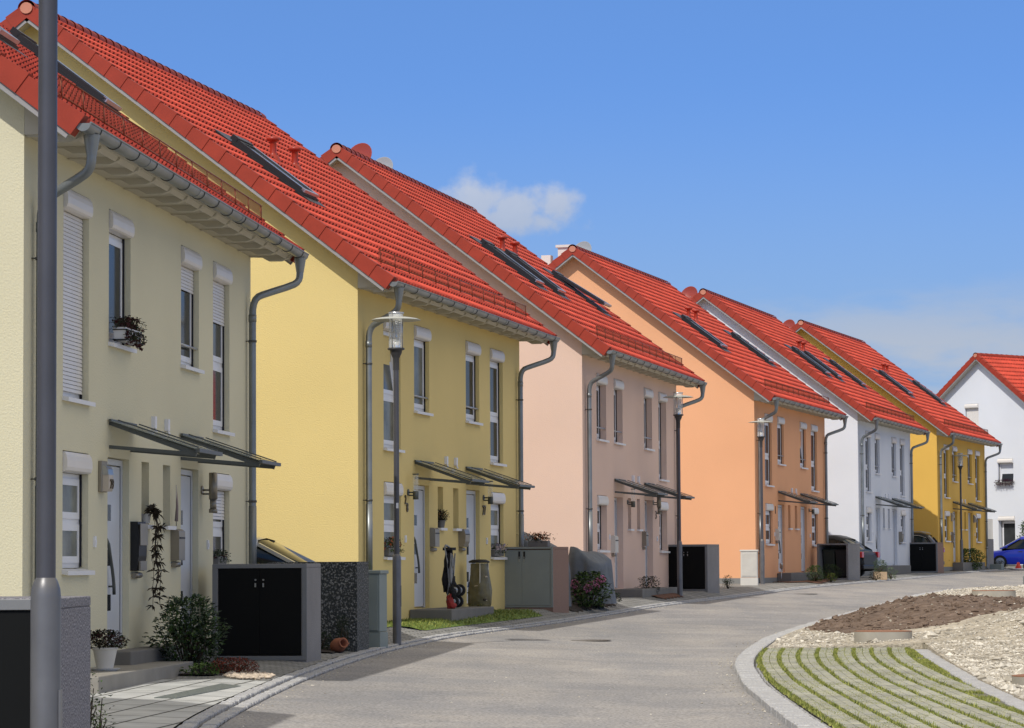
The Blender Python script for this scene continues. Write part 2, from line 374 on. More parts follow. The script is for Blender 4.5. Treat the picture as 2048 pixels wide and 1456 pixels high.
SW = (3.71, 5.2); TW = (3.0, 5.2); GW = (1.2, 2.45)
def window(parent, P, a0, a1, z0, z1, dep, shut=0, transom=None, bar=False, tilt=False, pane='glass', box=True, boxout=.048, name='window'):
    """P(a,z,d): a along the wall, d inward from the wall face"""
    def bx(mb, b0, b1, y0, y1, d0, d1, mi=0):
        mb.hexa([P(b0,y0,d0),P(b1,y0,d0),P(b1,y0,d1),P(b0,y0,d1),P(b0,y1,d0),P(b1,y1,d0),P(b1,y1,d1),P(b0,y1,d1)], mi)
    zt = z1-(.225 if box else 0)
    f = MB(); fw = .065; d0, d1 = dep, dep+.057
    bx(f, a0+.004, a0+fw, z0+.03, zt, d0, d1); bx(f, a1-fw, a1-.004, z0+.03, zt, d0, d1)
    bx(f, a0+fw, a1-fw, z0+.03, z0+.03+fw, d0, d1); bx(f, a0+fw, a1-fw, zt-fw, zt, d0, d1)
    cells = [(z0+.03+fw, zt-fw)]
    if transom:
        bx(f, a0+fw, a1-fw, transom-.04, transom+.04, d0, d1)
        cells = [(z0+.03+fw, transom-.04), (transom+.04, zt-fw)]
    w = f.build(name, M['pvc'], parent)
    sw = .07
    for ci, (c0, c1) in enumerate(cells):
        s = MB(); e0, e1 = d0-.014, d0+.005; b0, b1 = a0+fw-.012, a1-fw+.012; c0 -= .012; c1 += .012
        tl = .13 if (tilt and ci == len(cells)-1) else 0
        def Q(a, z, d): return P(a, z, d+tl*(z-c0)/(c1-c0)*-.0+ (tl*(z-c0)/(c1-c0)))
        def bq(x0, x1, y0, y1, mi=0):
            s.hexa([Q(x0,y0,e0),Q(x1,y0,e0),Q(x1,y0,e1),Q(x0,y0,e1),Q(x0,y1,e0),Q(x1,y1,e0),Q(x1,y1,e1),Q(x0,y1,e1)], mi)
        bq(b0, b0+sw, c0, c1); bq(b1-sw, b1, c0, c1); bq(b0+sw, b1-sw, c0, c0+sw); bq(b0+sw, b1-sw, c1-sw, c1)
        s.build('sash', M['pvc'], w)
        g = MB(); gd = d0-.006
        g.add([Q(b0+sw,c0+sw,gd),Q(b1-sw,c0+sw,gd),Q(b1-sw,c1-sw,gd),Q(b0+sw,c1-sw,gd)], [(0,1,2,3)])
        g.build('pane', M[pane], w)
    # shutter guide rails with dark slot
    for (b0, b1) in ((a0+.004, a0+.018), (a1-.018, a1-.004)):
        r = MB(); bx(r, b0, b1, z0+.04, zt, dep-.030, dep-.008); r.build('shutter_rail', M['seal'], w)
    if box:
        b = MB(); h = .22; prof = [(dep-.01, z1-.012), (-boxout*.35, z1-.012), (-boxout*.8, z1-.05), (-boxout, z1-.10), (-boxout, z1-.17), (-boxout*.75, z1-.205), (-boxout*.3, z1-h), (dep-.01, z1-h)]
        b.extrude(prof, lambda p, t: P(t, p[1], p[0]), a0+.01, a1-.01+.0)
        b.build('roller_box', M['boxw'], w)
    if shut > 0:
        sb = MB(); nl = int(shut/.042); zz = zt
        for i in range(nl):
            za = zz-(i+1)*.042; zb = zz-i*.042-.004
            sb.hexa([P(a0+.012,za,dep-.036),P(a1-.018,za,dep-.036),P(a1-.018,za,dep-.022),P(a0+.012,za,dep-.022),
                     P(a0+.012,zb,dep-.028),P(a1-.018,zb,dep-.028),P(a1-.018,zb,dep-.020),P(a0+.012,zb,dep-.020)])
        sb.build('roller_shutter', M['boxw'], w)
    s = MB(); s.hexa([P(a0-.03,z0-.045,-.07),P(a1+.03,z0-.045,-.07),P(a1+.03,z0-.02,dep-.04),P(a0-.03,z0-.02,dep-.04),P(a0-.03,z0+.0,-.07),P(a1+.03,z0+.0,-.07),P(a1+.03,z0+.022,dep-.04),P(a0-.03,z0+.022,dep-.04)])
    s.build('sill', M['sill'], w)
    if bar:
        t = MB(); t.tube([P(a0+.01, z0+.27, .03), P(a1-.01, z0+.27, .03)], .016, 8)
        t.build('safety_bar', M['steel'], w)
    return w

def downpipe(parent, u, u_out):
    mb = MB(); X = .085
    pts = [(.675, u_out, 5.46), (.675, u_out, 5.26), (.655, u_out+(u-u_out)*.05, 5.17), (.58, u_out+(u-u_out)*.2, 5.11)]
    pts += [(.24, u_out+(u-u_out)*.85, 4.97), (.14, u, 4.92), (.09, u, 4.80), (X, u, 4.62), (X, u, 1.35), (X, u, .02)]
    # smooth the corners
    P = [Vector(p) for p in pts]
    for it in range(1):
        Q = [P[0]]
        for a, b in zip(P, P[1:]):
            Q += [a.lerp(b, .25), a.lerp(b, .75)] if (b-a).length < .6 else [a.lerp(b, .05), a.lerp(b, .95)]
        Q.append(P[-1]); P = Q
    mb.tube(P, .05, 12)
    mb.tube([(.675, u_out, 5.5), (.675, u_out, 5.30)], [.085, .053], 12, caps=False)
    mb.tube([(X, u, 4.58), (X, u, 4.68)], .056, 12)
    mb.tube([(X, u, 1.0), (X, u, 2.05)], .055, 12)
    for z in (4.3, 2.1, .9):
        mb.tube([(X, u, z), (X, u, z+.03)], .06, 12, mi=1)
        mb.tube([(0, u-.05, z+.015), (X, u-.05, z+.015)], .008, 6, mi=1)
    return mb.build('downpipe', [M['zinc'], M['zincd']], parent)

def house(name, pos, head, wallmat, label, opt):
    r = empty(name, pos, -radians(head), label, 'house', 'duplex houses along the street')
    dep = opt.get('dep', .10); w1 = opt.get('w1', TW); gable_ops = opt.get('gable', [])
    face = opt.get('facade', True)
    ops = []
    if face:
        ops = [(1.63, 2.78, *w1, dep+.06), (3.73, 4.83, *SW, dep+.06), (7.68, 8.80, *SW, dep+.06), (9.74, 10.88, *TW, dep+.06),
               (1.63, 2.78, *GW, dep+.06), (3.69, 4.78, .32, 2.45, dep+.03), (5.43, 5.84, 1.72, 2.45, dep+.06), (6.62, 7.05, 1.72, 2.45, dep+.06), (7.68, 8.78, .32, 2.45, dep+.03), (9.74, 10.88, *GW, dep+.06)]
    wl = MB()
    wall_cols(wl, 0, L, -.6, lambda a: 5.98, ops, lambda a, z, d: (-d, a, z))
    rl = lambda v: 5.98+(min(v, DEP-v))*TA
    wall_cols(wl, 0, DEP, -.6, rl, [(*g[:4], g[4]) for g in gable_ops], lambda a, z, d: (-a, d, z))
    wall_cols(wl, 0, DEP, -.6, rl, [], lambda a, z, d: (-a, L-d, z))
    wall_cols(wl, 0, L, -.6, lambda a: 5.98, [], lambda a, z, d: (-DEP+d, a, z))
    wl.build('wall', M[wallmat], r)
    pl = MB()
    for x0, x1, y0, y1 in ((.0, .012, -.012, L+.012), (-DEP-.012, -DEP, -.012, L+.012), (-DEP, 0, -.012, 0), (-DEP, 0, L, L+.012)):
        pl.box(x0, x1, y0, y1, -.55, opt.get('plinth', .14))
    pl.build('plinth', M['plinth'], r)
    # roof: tiles, edge parts
    rf = mesh_obj('roof', roof_tiles_mesh(1), r)
    mesh_obj('rear_slope', roof_tiles_mesh(-1), rf)
    mesh_obj('roof_edges', roof_rest_mesh(), rf)
    if 'raft' not in _cache:
        ra = MB(); n = 15
        for i in range(n):
            u = .03+(L-.16)*i/(n-1)
            pass
        poly = [(EO-.04, ZE-.08), (EO-.06, ZE-.12), (EO-.16, ZE-.16), (EO-.34, ZE-.16), (EO-.44, ZE-.105), (.01, ZE-.10), (.01, ZE-.075), (EO-.04, ZE-.06)]
        ra.extrude(poly, lambda p, t: (p[0], t, p[1]), 0, .1)
        sb = MB(); sb.extrude([(.002, ZE-.085), (EO-.035, ZE-.085), (EO-.02, ZE-.06), (EO-.02, ZE+.0), (.002, ZE+EO*TA-.18)], lambda p, t: (p[0], t, p[1]), .0, L)
        o = sb.build('sb', M['soffit']); _cache['soff'] = o.data; bpy.data.objects.remove(o)
        o = ra.build('raft', M['soffit']); _cache['raft'] = o.data; bpy.data.objects.remove(o)
    mesh_obj('soffit', _cache['soff'], r)
    for i in range(15):
        o = mesh_obj('rafter', _cache['raft'], r); o.location = (0, .03+(L-.16)*i/14, 0)
    if 'gut' not in _cache:
        g = MB(); xc, zc, R = EO+.065, ZE-.035, .078; y0, y1 = -OV-.02, L+OV+.02; m = 10
        for (rr, flip) in ((R, 1), (R-.006, -1)):
            vs = []
            for y in (y0, y1):
                for k in range(m+1):
                    t = pi+pi*k/m; vs.append((xc+rr*cos(t), y, zc+rr*sin(t)))
            fs = [(k, k+1, m+2+k, m+1+k) for k in range(m)]
            g.add(vs, [f[::flip] for f in fs], 0, True)
        for y in (y0, y1):
            g.extrude([(xc+R*cos(pi+pi*k/m), zc+R*sin(pi+pi*k/m)) for k in range(m+1)], lambda p, t: (p[0], t, p[1]), y-.004, y+.004, 0)
        g.tube([(xc+R, y0, zc+.004), (xc+R, y1, zc+.004)], .011, 8)
        for i in range(15):
            y = .1+(L-.2)*i/14
            g.tube([(xc+(R+.004)*cos(pi+pi*k/m), y, zc+(R+.004)*sin(pi+pi*k/m)) for k in range(m+1)], .007, 5, mi=1)
        for i in range(4):
            y = 2.4+i*2.7
            g.tube([(xc+(R+.002)*cos(pi+pi*k/m), y, zc+(R+.002)*sin(pi+pi*k/m)) for k in range(m+1)], .005, 5, mi=0)
        o = g.build('g', [M['zinc'], M['zincd']]); _cache['gut'] = o.data; bpy.data.objects.remove(o)
        g = MB()
        u0, u1 = .55, L-.5; ns = 12
        for i in range(ns+1):
            u = u0+(u1-u0)*i/ns
            g.tube([rp(u, .50, .05), rp(u, .52, .05)+Vector((0, 0, .22))], .009, 5)
            g.tube([rp(u, .85, .05), rp(u, .52, .05)+Vector((0, 0, .03))], .009, 5)
        for zz in (.03, .22):
            g.tube([rp(u0-.1, .52, .05)+Vector((0, 0, zz)), rp(u1+.1, .52, .05)+Vector((0, 0, zz))], .009, 5)
        k = 0; u = u0-.1
        while u < u1+.1:
            g.tube([rp(u, .52, .05)+Vector((0, 0, .03)), rp(u, .52, .05)+Vector((0, 0, .22))], .0028, 4, caps=False); u += .062
        o = g.build('g', M['guard']); _cache['guard'] = o.data; bpy.data.objects.remove(o)
    mesh_obj('gutter', _cache['gut'], r)
    if opt.get('sg', True): mesh_obj('snow_guard', _cache['guard'], r)
    downpipe(r, .36, .02); downpipe(r, L-.32, L+.12)
    # skylights
    for (u0, opn) in opt.get('sky', []):
        w_, s0, s1 = .85, 2.72, 4.2
        k = MB()
        def slab(mb, a0, a1, b0, b1, h0, h1, mi=0, op=0):
            hp = lambda s: op*max(0, (s1-s))/(s1-s0)
            mb.hexa([rp(a0,b0,h0+hp(b0)),rp(a0,b1,h0+hp(b1)),rp(a1,b1,h0+hp(b1)),rp(a1,b0,h0+hp(b0)),rp(a0,b0,h1+hp(b0)),rp(a0,b1,h1+hp(b1)),rp(a1,b1,h1+hp(b1)),rp(a1,b0,h1+hp(b0))], mi)
        slab(k, u0-.09, u0+w_+.09, s0-.22, s1+.42, .03, .075, 0)   # flashing
        slab(k, u0-.02, u0+w_+.02, s0-.05, s1+.06, .06, .11, 0)
        slab(k, u0, u0+w_, s1-.02, s1+.12, .10, .19, 0)
        sk = k.build('skylight', [M['skyframe'], M['steel']], r)
        f = MB()
        for (a0, a1, b0, b1) in ((u0, u0+.07, s0, s1), (u0+w_-.07, u0+w_, s0, s1), (u0+.07, u0+w_-.07, s0, s0+.08), (u0+.07, u0+w_-.07, s1-.08, s1)):
            slab(f, a0, a1, b0, b1, .10, .165, 0, opn)
        f.build('skylight_sash', M['skyframe'], sk)
        f = MB(); slab(f, u0+w_-.06, u0+w_+.005, s0, s1, .155, .175, 0, opn); slab(f, u0, u0+w_, s0-.02, s0+.05, .12, .172, 0, opn); f.build('skylight_trim', M['steel'], sk)
        g = MB(); slab(g, u0+.07, u0+w_-.07, s0+.08, s1-.08, .12, .145, 0, opn); g.build('skylight_pane', M['skyglass'], sk)
        if opn:
            a = MB(); a.tube([rp(u0+.1, s0+.5, .1), rp(u0+.1, s0+.05, opn+.1)], .012, 6); a.tube([rp(u0+w_-.1, s0+.5, .1), rp(u0+w_-.1, s0+.05, opn+.1)], .012, 6)
            a.build('skylight_stay', M['steel'], sk)
    for u in opt.get('vents', [5.35, 6.75]):
        b = rp(u, 4.55, .02); v = MB()
        v.lathe([(.13, -.08), (.11, .04), (.068, .07), (.06, .10), (.058, .30), (.075, .32), (.11, .33), (.13, .36), (.11, .395), (.05, .41), (.001, .415)], b, 14)
        v.build('vent_pipe', M['redplastic'], r)
    if opt.get('chimney'):
        (cx, cy, hh, s) = opt['chimney']
        c = MB(); c.box(cx-s, cx+s, cy-s, cy+s, 8.4, hh, 0); c.box(cx-s-.06, cx+s+.06, cy-s-.06, cy+s+.06, hh, hh+.08, 0); c.box(cx-.75, cx-.45, cy-.15, cy+.15, 8.4, hh-.22)
        c.build('chimney', [M['chim'], M['zinc']], r)
    for (dx, dy, dz, rad, m_) in opt.get('dish', []):
        d = MB(); prof = [(.001, 0), (rad*.4, .02), (rad*.75, .07), (rad, .13), (rad+.008, .135), (rad+.008, .12), (rad*.75, .055), (rad*.4, .005), (.001, -.015)]
        d.lathe(prof, (0, 0, 0), 24)
        T = Matrix.Translation((dx, dy, dz)) @ Matrix.Rotation(radians(opt.get('dishrot', 250)), 4, 'Z') @ Matrix.Rotation(radians(68), 4, 'Y')
        d.v = [tuple(T @ Vector(p)) for p in d.v]
        o = d.build('satellite_dish', M[m_], r)
        a = MB(); c0 = T @ Vector((0, 0, 0)); a.tube([c0, T @ Vector((-.1, 0, -.12)), Vector((c0.x, c0.y, 9.3))], .022, 8)
        a.tube([T @ Vector((rad*.9, 0, .1)), T @ Vector((rad*.6, 0, .5))], .012, 6); a.tube([T @ Vector((rad*.6, 0, .5)), T @ Vector((rad*.5, 0, .42))], .03, 8)
        a.build('dish_arm', M['dishgrey'], o)
    if face:
        P = lambda a, z, d: Vector((-d, a, z))
        sh = opt.get('shut', [0, 0, 0, 0, 0, 0]); bars = opt.get('bars', [0, 1, 1, 0]); pn = opt.get('pane', ['glass']*6)
        tt = 3.9 if w1 == TW else None
        window(r, P, 1.63, 2.78, *w1, dep, sh[0], tt, bar=(w1 == SW), tilt=opt.get('tilt1', False), pane=pn[0])
        window(r, P, 3.73, 4.83, *SW, dep, sh[1], None, bar=bars[1], pane=pn[1])
        window(r, P, 7.68, 8.80, *SW, dep, sh[2], None, bar=bars[2], tilt=opt.get('tilt3', False), pane=pn[2])
        window(r, P, 9.74, 10.88, *TW, dep, sh[3], 3.9, pane=pn[3])
        window(r, P, 1.63, 2.78, *GW, dep, sh[4], 1.72, pane=pn[4])
        window(r, P, 9.74, 10.88, *GW, dep, sh[5], 1.72, pane=pn[5])
        for (a0, a1) in ((5.43, 5.84), (6.62, 7.05)):
            f = MB(); dd = dep+.06
            f.hexa([P(a0+.01,1.74,dd-.03),P(a1-.01,1.74,dd-.03),P(a1-.01,1.74,dd-.002),P(a0+.01,1.74,dd-.002),P(a0+.01,2.44,dd-.03),P(a1-.01,2.44,dd-.03),P(a1-.01,2.44,dd-.002),P(a0+.01,2.44,dd-.002)])
            sw_ = f.build('slit_window', M['pvc'], r)
            g = MB(); g.add([P(a0+.06,1.79,dd-.034),P(a1-.06,1.79,dd-.034),P(a1-.06,2.39,dd-.034),P(a0+.06,2.39,dd-.034)], [(0,1,2,3)]); g.build('pane', M['glass'], sw_)
            s = MB(); s.box(-dd+.03, .07, a0-.03, a1+.04, 1.675, 1.72); s.build('sill', M['sill'], sw_)
        for i, (a0, a1) in enumerate(((3.69, 4.78), (7.68, 8.78))):
            d = MB(); dd = dep+.03
            def bx(mb, b0, b1, y0, y1, e0, e1, mi=0):
                mb.hexa([P(b0,y0,e0),P(b1,y0,e0),P(b1,y0,e1),P(b0,y0,e1),P(b0,y1,e0),P(b1,y1,e0),P(b1,y1,e1),P(b0,y1,e1)], mi)
            bx(d, a0+.085, a1-.085, .35, 2.36, dd-.04, dd-.004)
            for zz in (.75, 1.25, 1.75): bx(d, a0+.25, a0+.55, zz, zz+.18, dd-.043, dd-.039, 1)
            do = d.build('front_door', [M['door'], M['glass']], r)
            f = MB(); bx(f, a0+.004, a0+.07, .33, 2.44, dd-.055, dd-.003); bx(f, a1-.07, a1-.004, .33, 2.44, dd-.055, dd-.003); bx(f, a0+.07, a1-.07, 2.375, 2.44, dd-.055, dd-.003)
            f.build('door_frame', M['door'], do)
            f = MB(); bx(f, a1-.088, a1-.069, .35, 2.37, dd-.041, dd-.005); f.build('door_seal', M['seal'], do)
            h = MB(); ah = a0+.17; sgn = 1 if i == 0 else -1
            pts = [P(ah+.02*sgn, 1.55, dd-.07)] + [P(ah+sgn*.30*sin(t*pi*.5)**1.4, 1.55-.62*t, dd-.10) for t in (.1, .25, .4, .55, .7, .85, 1.0)]
            h.tube(pts, .019, 8); h.tube([P(ah+.3*sgn*.95, 1.02, dd-.10), P(ah+.3*sgn*.95, 1.02, dd-.04)], .012, 6); h.tube([P(ah+.04*sgn, 1.5, dd-.09), P(ah+.04*sgn, 1.5, dd-.04)], .012, 6)
            h.build('door_handle', M['dsteel'], do)
        for a0 in (3.73, 7.64):      # glass canopies on pairs of struts
            g = MB(); z0, z1 = 2.86, 2.52; W = 1.22
            g.hexa([(.04, a0-.06, z0-.02), (1.02, a0-.06, z1-.006), (1.02, a0+W+.04, z1-.006), (.04, a0+W+.04, z0-.02), (.04, a0-.06, z0-.008), (1.02, a0-.06, z1+.006), (1.02, a0+W+.04, z1+.006), (.04, a0+W+.04, z0-.008)])
            cn = g.build('canopy', M['canglass'], r)
            s = MB()
            for u in (a0+.04, a0+W-.1):
                s.bar((0.0, u, 2.83), (.98, u, 2.47), .035, .05)
                s.bar((0.0, u, 2.56), (.94, u, 2.475), .03, .04)
                s.bar((.10, u, 2.855), (1.0, u, 2.545), .045, .014)
            s.box(.99, 1.035, a0-.07, a0+W+.05, z1-.03, z1+.012)
            s.bar((.03, a0-.06, 2.85), (.03, a0+W+.04, 2.85), .03, .03)
            s.build('canopy_bracket', M['dsteel'], cn)
        for u in (6.0, 6.75):
            v = MB(); v.box(0, .05, u-.05, u+.05, 2.86, 3.0); v.tube([(.03, u, 2.86), (.06, u, 2.80)], .018, 6); v.build('alarm_box', M['pvc'], r)
        for u in (3.05, 9.35):
            v = MB(); v.box(0, .02, u-.04, u+.04, 1.45, 1.57); v.box(.02, .028, u-.02, u+.02, 1.48, 1.53); v.build('doorbell', M['pvc'], r)
        st = opt.get('steps', (3.4, 9.2, .45))
        s = MB(); s.box(.013, st[2], st[0], st[1], -.3, .315); s.build('entrance_step', M['step'], r, bevel=.015)
    for fn in opt.get('add', []): fn(r)
    return r

def number(txt, u, z, sz=.26, diag=0):
    def f(r):
        for i, c in enumerate(txt):
            cu = bpy.data.curves.new('house_number', 'FONT'); cu.body = c; cu.size = sz; cu.extrude = .008; cu.align_x = 'CENTER'
            cu.materials.append(M['brass'])
            tmp = bpy.data.objects.new('tmp', cu); COL.objects.link(tmp); bpy.context.view_layer.update()
            me = bpy.data.meshes.new_from_object(tmp.evaluated_get(bpy.context.evaluated_depsgraph_get())); bpy.data.objects.remove(tmp)
            o = bpy.data.objects.new('house_number', me); COL.objects.link(o); o.parent = r
            o.location = (.014, u+i*sz*.55, z-i*diag); o.rotation_euler = (pi/2, 0, pi/2)
    return f
def wall_tube_lamp(u, z, glass=True):
    def f(r):
        a = MB(); a.tube([(0, u, z), (.02, u, z)], .055, 12); a.tube([(.02, u, z), (.12, u, z)], .014, 6); a.tube([(.02, u, z-.05), (.12, u, z-.05)], .014, 6)
        if glass:
            a.tube([(.14, u, z-.12), (.14, u, z+.02)], .05, 12)
            o = a.build('wall_lamp', M['dsteel'], r)
            g = MB(); g.tube([(.14, u, z+.02), (.14, u, z+.30)], .048, 12); g.build('lamp_glass', M['lampglass'], o)
            t = MB(); t.tube([(.14, u, z+.30), (.14, u, z+.32)], .055, 12); t.build('lamp_cap', M['dsteel'], o)
        else:
            a.tube([(.15, u, z-.12), (.15, u, z+.22)], .055, 12); a.tube([(.15, u, z-.24), (.15, u, z-.12)], .042, 12); a.tube([(.15, u, z-.29), (.15, u, z-.24)], .055, 12)
            a.build('wall_lamp', M['mailsteel'], r)
    return f
def box_lamp(u, z):
    def f(r):
        a = MB(); a.box(0, .045, u-.13, u+.13, z-.17, z+.17); o = a.build('wall_lamp', M['mailsteel'], r, bevel=.008)
        a = MB(); a.extrude([(.045, z-.16), (.10, z-.16), (.115, z-.13), (.115, z+.02), (.045, z+.02)], lambda p, t: (p[0], t, p[1]), u-.11, u+.11); a.build('lamp_glass', M['milk'], o)
        a = MB(); a.extrude([(.045, z+.02), (.115, z+.02), (.105, z+.08), (.08, z+.12), (.045, z+.12)], lambda p, t: (p[0], t, p[1]), u-.12, u+.12); a.build('lamp_cap', M['steel'], o)
        number('29', u-.02, z-.13, .15)(o)
        for c in o.children:
            if c.name.startswith('house_number'): c.location.x = .12
    return f
def mailbox(u, z, w=.36, h=.42, d=.14, m='mailsteel', style=0):
    def f(r):
        a = MB()
        if style == 1:
            poly = [(0, z-h/2), (d*.7, z-h/2), (d, z-h*.2), (d*1.05, z+h*.2), (d*.85, z+h/2), (0, z+h/2)]
        else: poly = [(0, z-h/2), (d, z-h/2), (d, z+h*.42), (d*.6, z+h/2), (0, z+h/2)]
        a.extrude(poly, lambda p, t: (p[0], t, p[1]), u-w/2, u+w/2)
        o = a.build('mailbox', M[m], r, bevel=.006)
        b = MB(); b.box(d+.0, d+.008, u-w*.42, u+w*.42, z+h*.18, z+h*.24); b.build('mail_slot', M['black'], o)
        if m == 'black': b = MB(); b.box(d+.009, d+.018, u-w*.46, u+w*.46, z+h*.02, z+h*.46); b.box(d*.9, d+.012, u-w*.40, u+w*.40, z-h*.49, z-h*.30); b.build('mailbox_cover', M['mailsteel'], o)
        b = MB(); b.tube([(.03, u-w*.4, z-h/2-.05), (.03, u+w*.4, z-h/2-.05)], .035, 10); b.build('newspaper_tube', M['mailsteel'], o)
    return f
# ------------------------------------------------------------------ the houses in their row
HP = {0: (-5.62, 10.5, .12, 3.0), 1: (-4.814, 30.469, .233, 5.495), 2: (-2.469, 49.564, .388, 12.131), 3: (1.544, 68.226, .544, 12.597),
      4: (7.267, 93.029, .793, 15.462), 5: (12.317, 110.519, .968, 15.871), 6: (17.29, 126.287, 1.053, 17.538), 7: (26.28, 145.14, 1.07, 48.0)}
def HL(k, X, Y, Z=0):
    x, y, z, h = HP[k]; a = radians(h)
    return Vector((x+X*cos(a)+Y*sin(a), y-X*sin(a)+Y*cos(a), z+Z))
def hpos(k): return HP[k][:3]
house('house', hpos(0), HP[0][3], 'white', 'white duplex house standing before the palest cream one, just outside the picture', dict(face=True))
house('house', hpos(1), HP[1][3], 'cream', 'pale cream duplex house nearest on the left, behind the big lamp post', dict(
    shut=[1.9, 0, .32, .55, 0, .38], bars=[0, 0, 1, 0], sky=[(2.0, 0), (4.5, 0), (9.9, 0)], pane=['glass', 'glass', 'glass', 'glass', 'curtain', 'glass'],
    steps=(3.55, 8.9, .30), add=[box_lamp(3.36, 2.22), wall_tube_lamp(8.98, 2.2, False), mailbox(5.05, 1.47, .42, .56, .10, 'black', 1), mailbox(7.25, 1.5, .36, .38, .105)]))
house('house', hpos(2), HP[2][3], 'yellow', 'warm yellow duplex house, second in the row, with a lawn strip before it', dict(
    sky=[(2.0, 0)], tilt1=True, pane=['curtain', 'curtain', 'glass', 'glass', 'curtain', 'curtain'], steps=(3.3, 6.6, .75),
    add=[wall_tube_lamp(3.25, 2.3), wall_tube_lamp(9.1, 2.32), number('28', 3.05, 2.1, .22, .13), number('27', 9.05, 2.0, .26), mailbox(4.98, 1.55, .32, .33, .10), mailbox(7.2, 1.55, .36, .32, .13, 'mailsteel', 1)]))
house('house', hpos(3), HP[3][3], 'pink', 'pale pink duplex house between the yellow and the orange ones', dict(
    w1=SW, dep=.17, bars=[1, 1, 1, 0], sky=[(2.0, 0), (4.5, 0), (9.9, .13)], steps=(3.4, 8.4, .7), dish=[(-DEP/2-.35, 3.0, 10.42, .36, 'dishred'), (-DEP/2-.35, 5.0, 10.36, .34, 'dishgrey')],
    add=[wall_tube_lamp(5.35, 2.35), wall_tube_lamp(8.85, 2.4, False), number('3', 9.2, 2.0, .3), mailbox(3.45, 1.35, .4, .4, .10, 'cabwhite'), mailbox(7.4, 1.5, .3, .36, .11)]))
house('house', hpos(4), HP[4][3], 'orange', 'deep orange duplex house in the middle of the row', dict(
    sky=[(2.4, 0), (10.2, 0)], vents=[4.7, 5.8], tilt3=True, chimney=(-DEP/2-.62, 1.2, 10.42, .2), dish=[(-DEP/2-.35, 2.4, 10.35, .36, 'dishgrey')], plinth=.18,
    add=[wall_tube_lamp(9.2, 2.35), number('1', 3.2, 2.15, .34), mailbox(3.35, 1.5, .34, .36, .12, 'cabwhite', 1)]))
house('house', hpos(5), HP[5][3], 'white', 'white duplex house in the row between the orange and the ochre ones', dict(
    dep=.12, sky=[(2.0, 0), (4.5, 0), (9.9, 0)], vents=[4.9, 5.8], dish=[(-DEP/2-.62, .3, 10.12, .36, 'dishred')],
    add=[mailbox(9.35, 1.4, .36, .4, .14, 'mailsteel', 1)]))
house('house', hpos(6), HP[6][3], 'ochre', 'ochre yellow duplex house at the far end of the row', dict(
    dep=.12, sky=[(2.0, 0), (9.9, 0)], vents=[4.5, 5.3], dish=[(-DEP/2-.62, .3, 10.08, .32, 'dishred')],
    add=[box_lamp(3.3, 2.2), box_lamp(9.1, 2.2), mailbox(3.3, 1.4, .34, .36, .12)]))
def h7(r):
    P = lambda a, z, d: Vector((-a, d, z))
    window(r, P, 3.6, 4.54, 3.95, 5.22, .12, 0, None, tilt=True, boxout=.07)
    window(r, P, 5.67, 6.5, 6.75, 7.93, .12, .9, None, boxout=.07)
    window(r, P, 3.55, 4.55, .22, 2.47, .25, 0, None, boxout=.07, name='terrace_door')
    s = MB(); s.box(-4.95, -4.9, -1.6, 0, 0, 2.35); s.build('privacy_screen', M['cabwhite'], r)
house('house', hpos(7), HP[7][3], 'white', 'white house at the end of the street with its gable turned to the road', dict(
    gable=[(3.6, 4.54, 3.95, 5.22, .18), (5.67, 6.5, 6.75, 7.93, .18), (3.55, 4.55, .22, 2.47, .31)], face=True, chimney=(-DEP/2, 4.5, 10.75, .3), vents=[], sg=False, steps=(3.4, 9.2, .3), add=[h7]))

# ------------------------------------------------------------------ ground
def sheet(xs_fn, ys, n, zf, name, m, kind='structure', label=None):
    mb = MB(); vs = []
    for y in ys:
        a, b = xs_fn(y)
        for i in range(n+1):
            x = a+(b-a)*i/n; vs.append((x, y, zf(x, y)))
    fs = [(j*(n+1)+i, j*(n+1)+i+1, (j+1)*(n+1)+i+1, (j+1)*(n+1)+i) for j in range(len(ys)-1) for i in range(n)]
    mb.add(vs, fs, 0, True); o = mb.build(name, m); o['kind'] = kind
    return o
def frange(a, b, s):
    r = []; 
    while a < b-1e-6: r.append(a); a += s
    return r+[b]
MG = mat('ground_earth', (.40, .36, .28), .95, col2=(.34, .31, .22), c2scale=.3, var=.15)
# base ground far and wide, below everything
g = MB(); ys = [-60, -20, 0, 13, 25, 49.3, 76.3, 92, 125, 160, 400, 3000]; xs = [-3000, -300, -60, 0, 60, 300, 3000]
g.add([(x, y, gk(y)-.30) for y in ys for x in xs], [(j*7+i, j*7+i+1, (j+1)*7+i+1, (j+1)*7+i) for j in range(len(ys)-1) for i in range(6)])
g.build('ground', MG)['kind'] = 'structure'
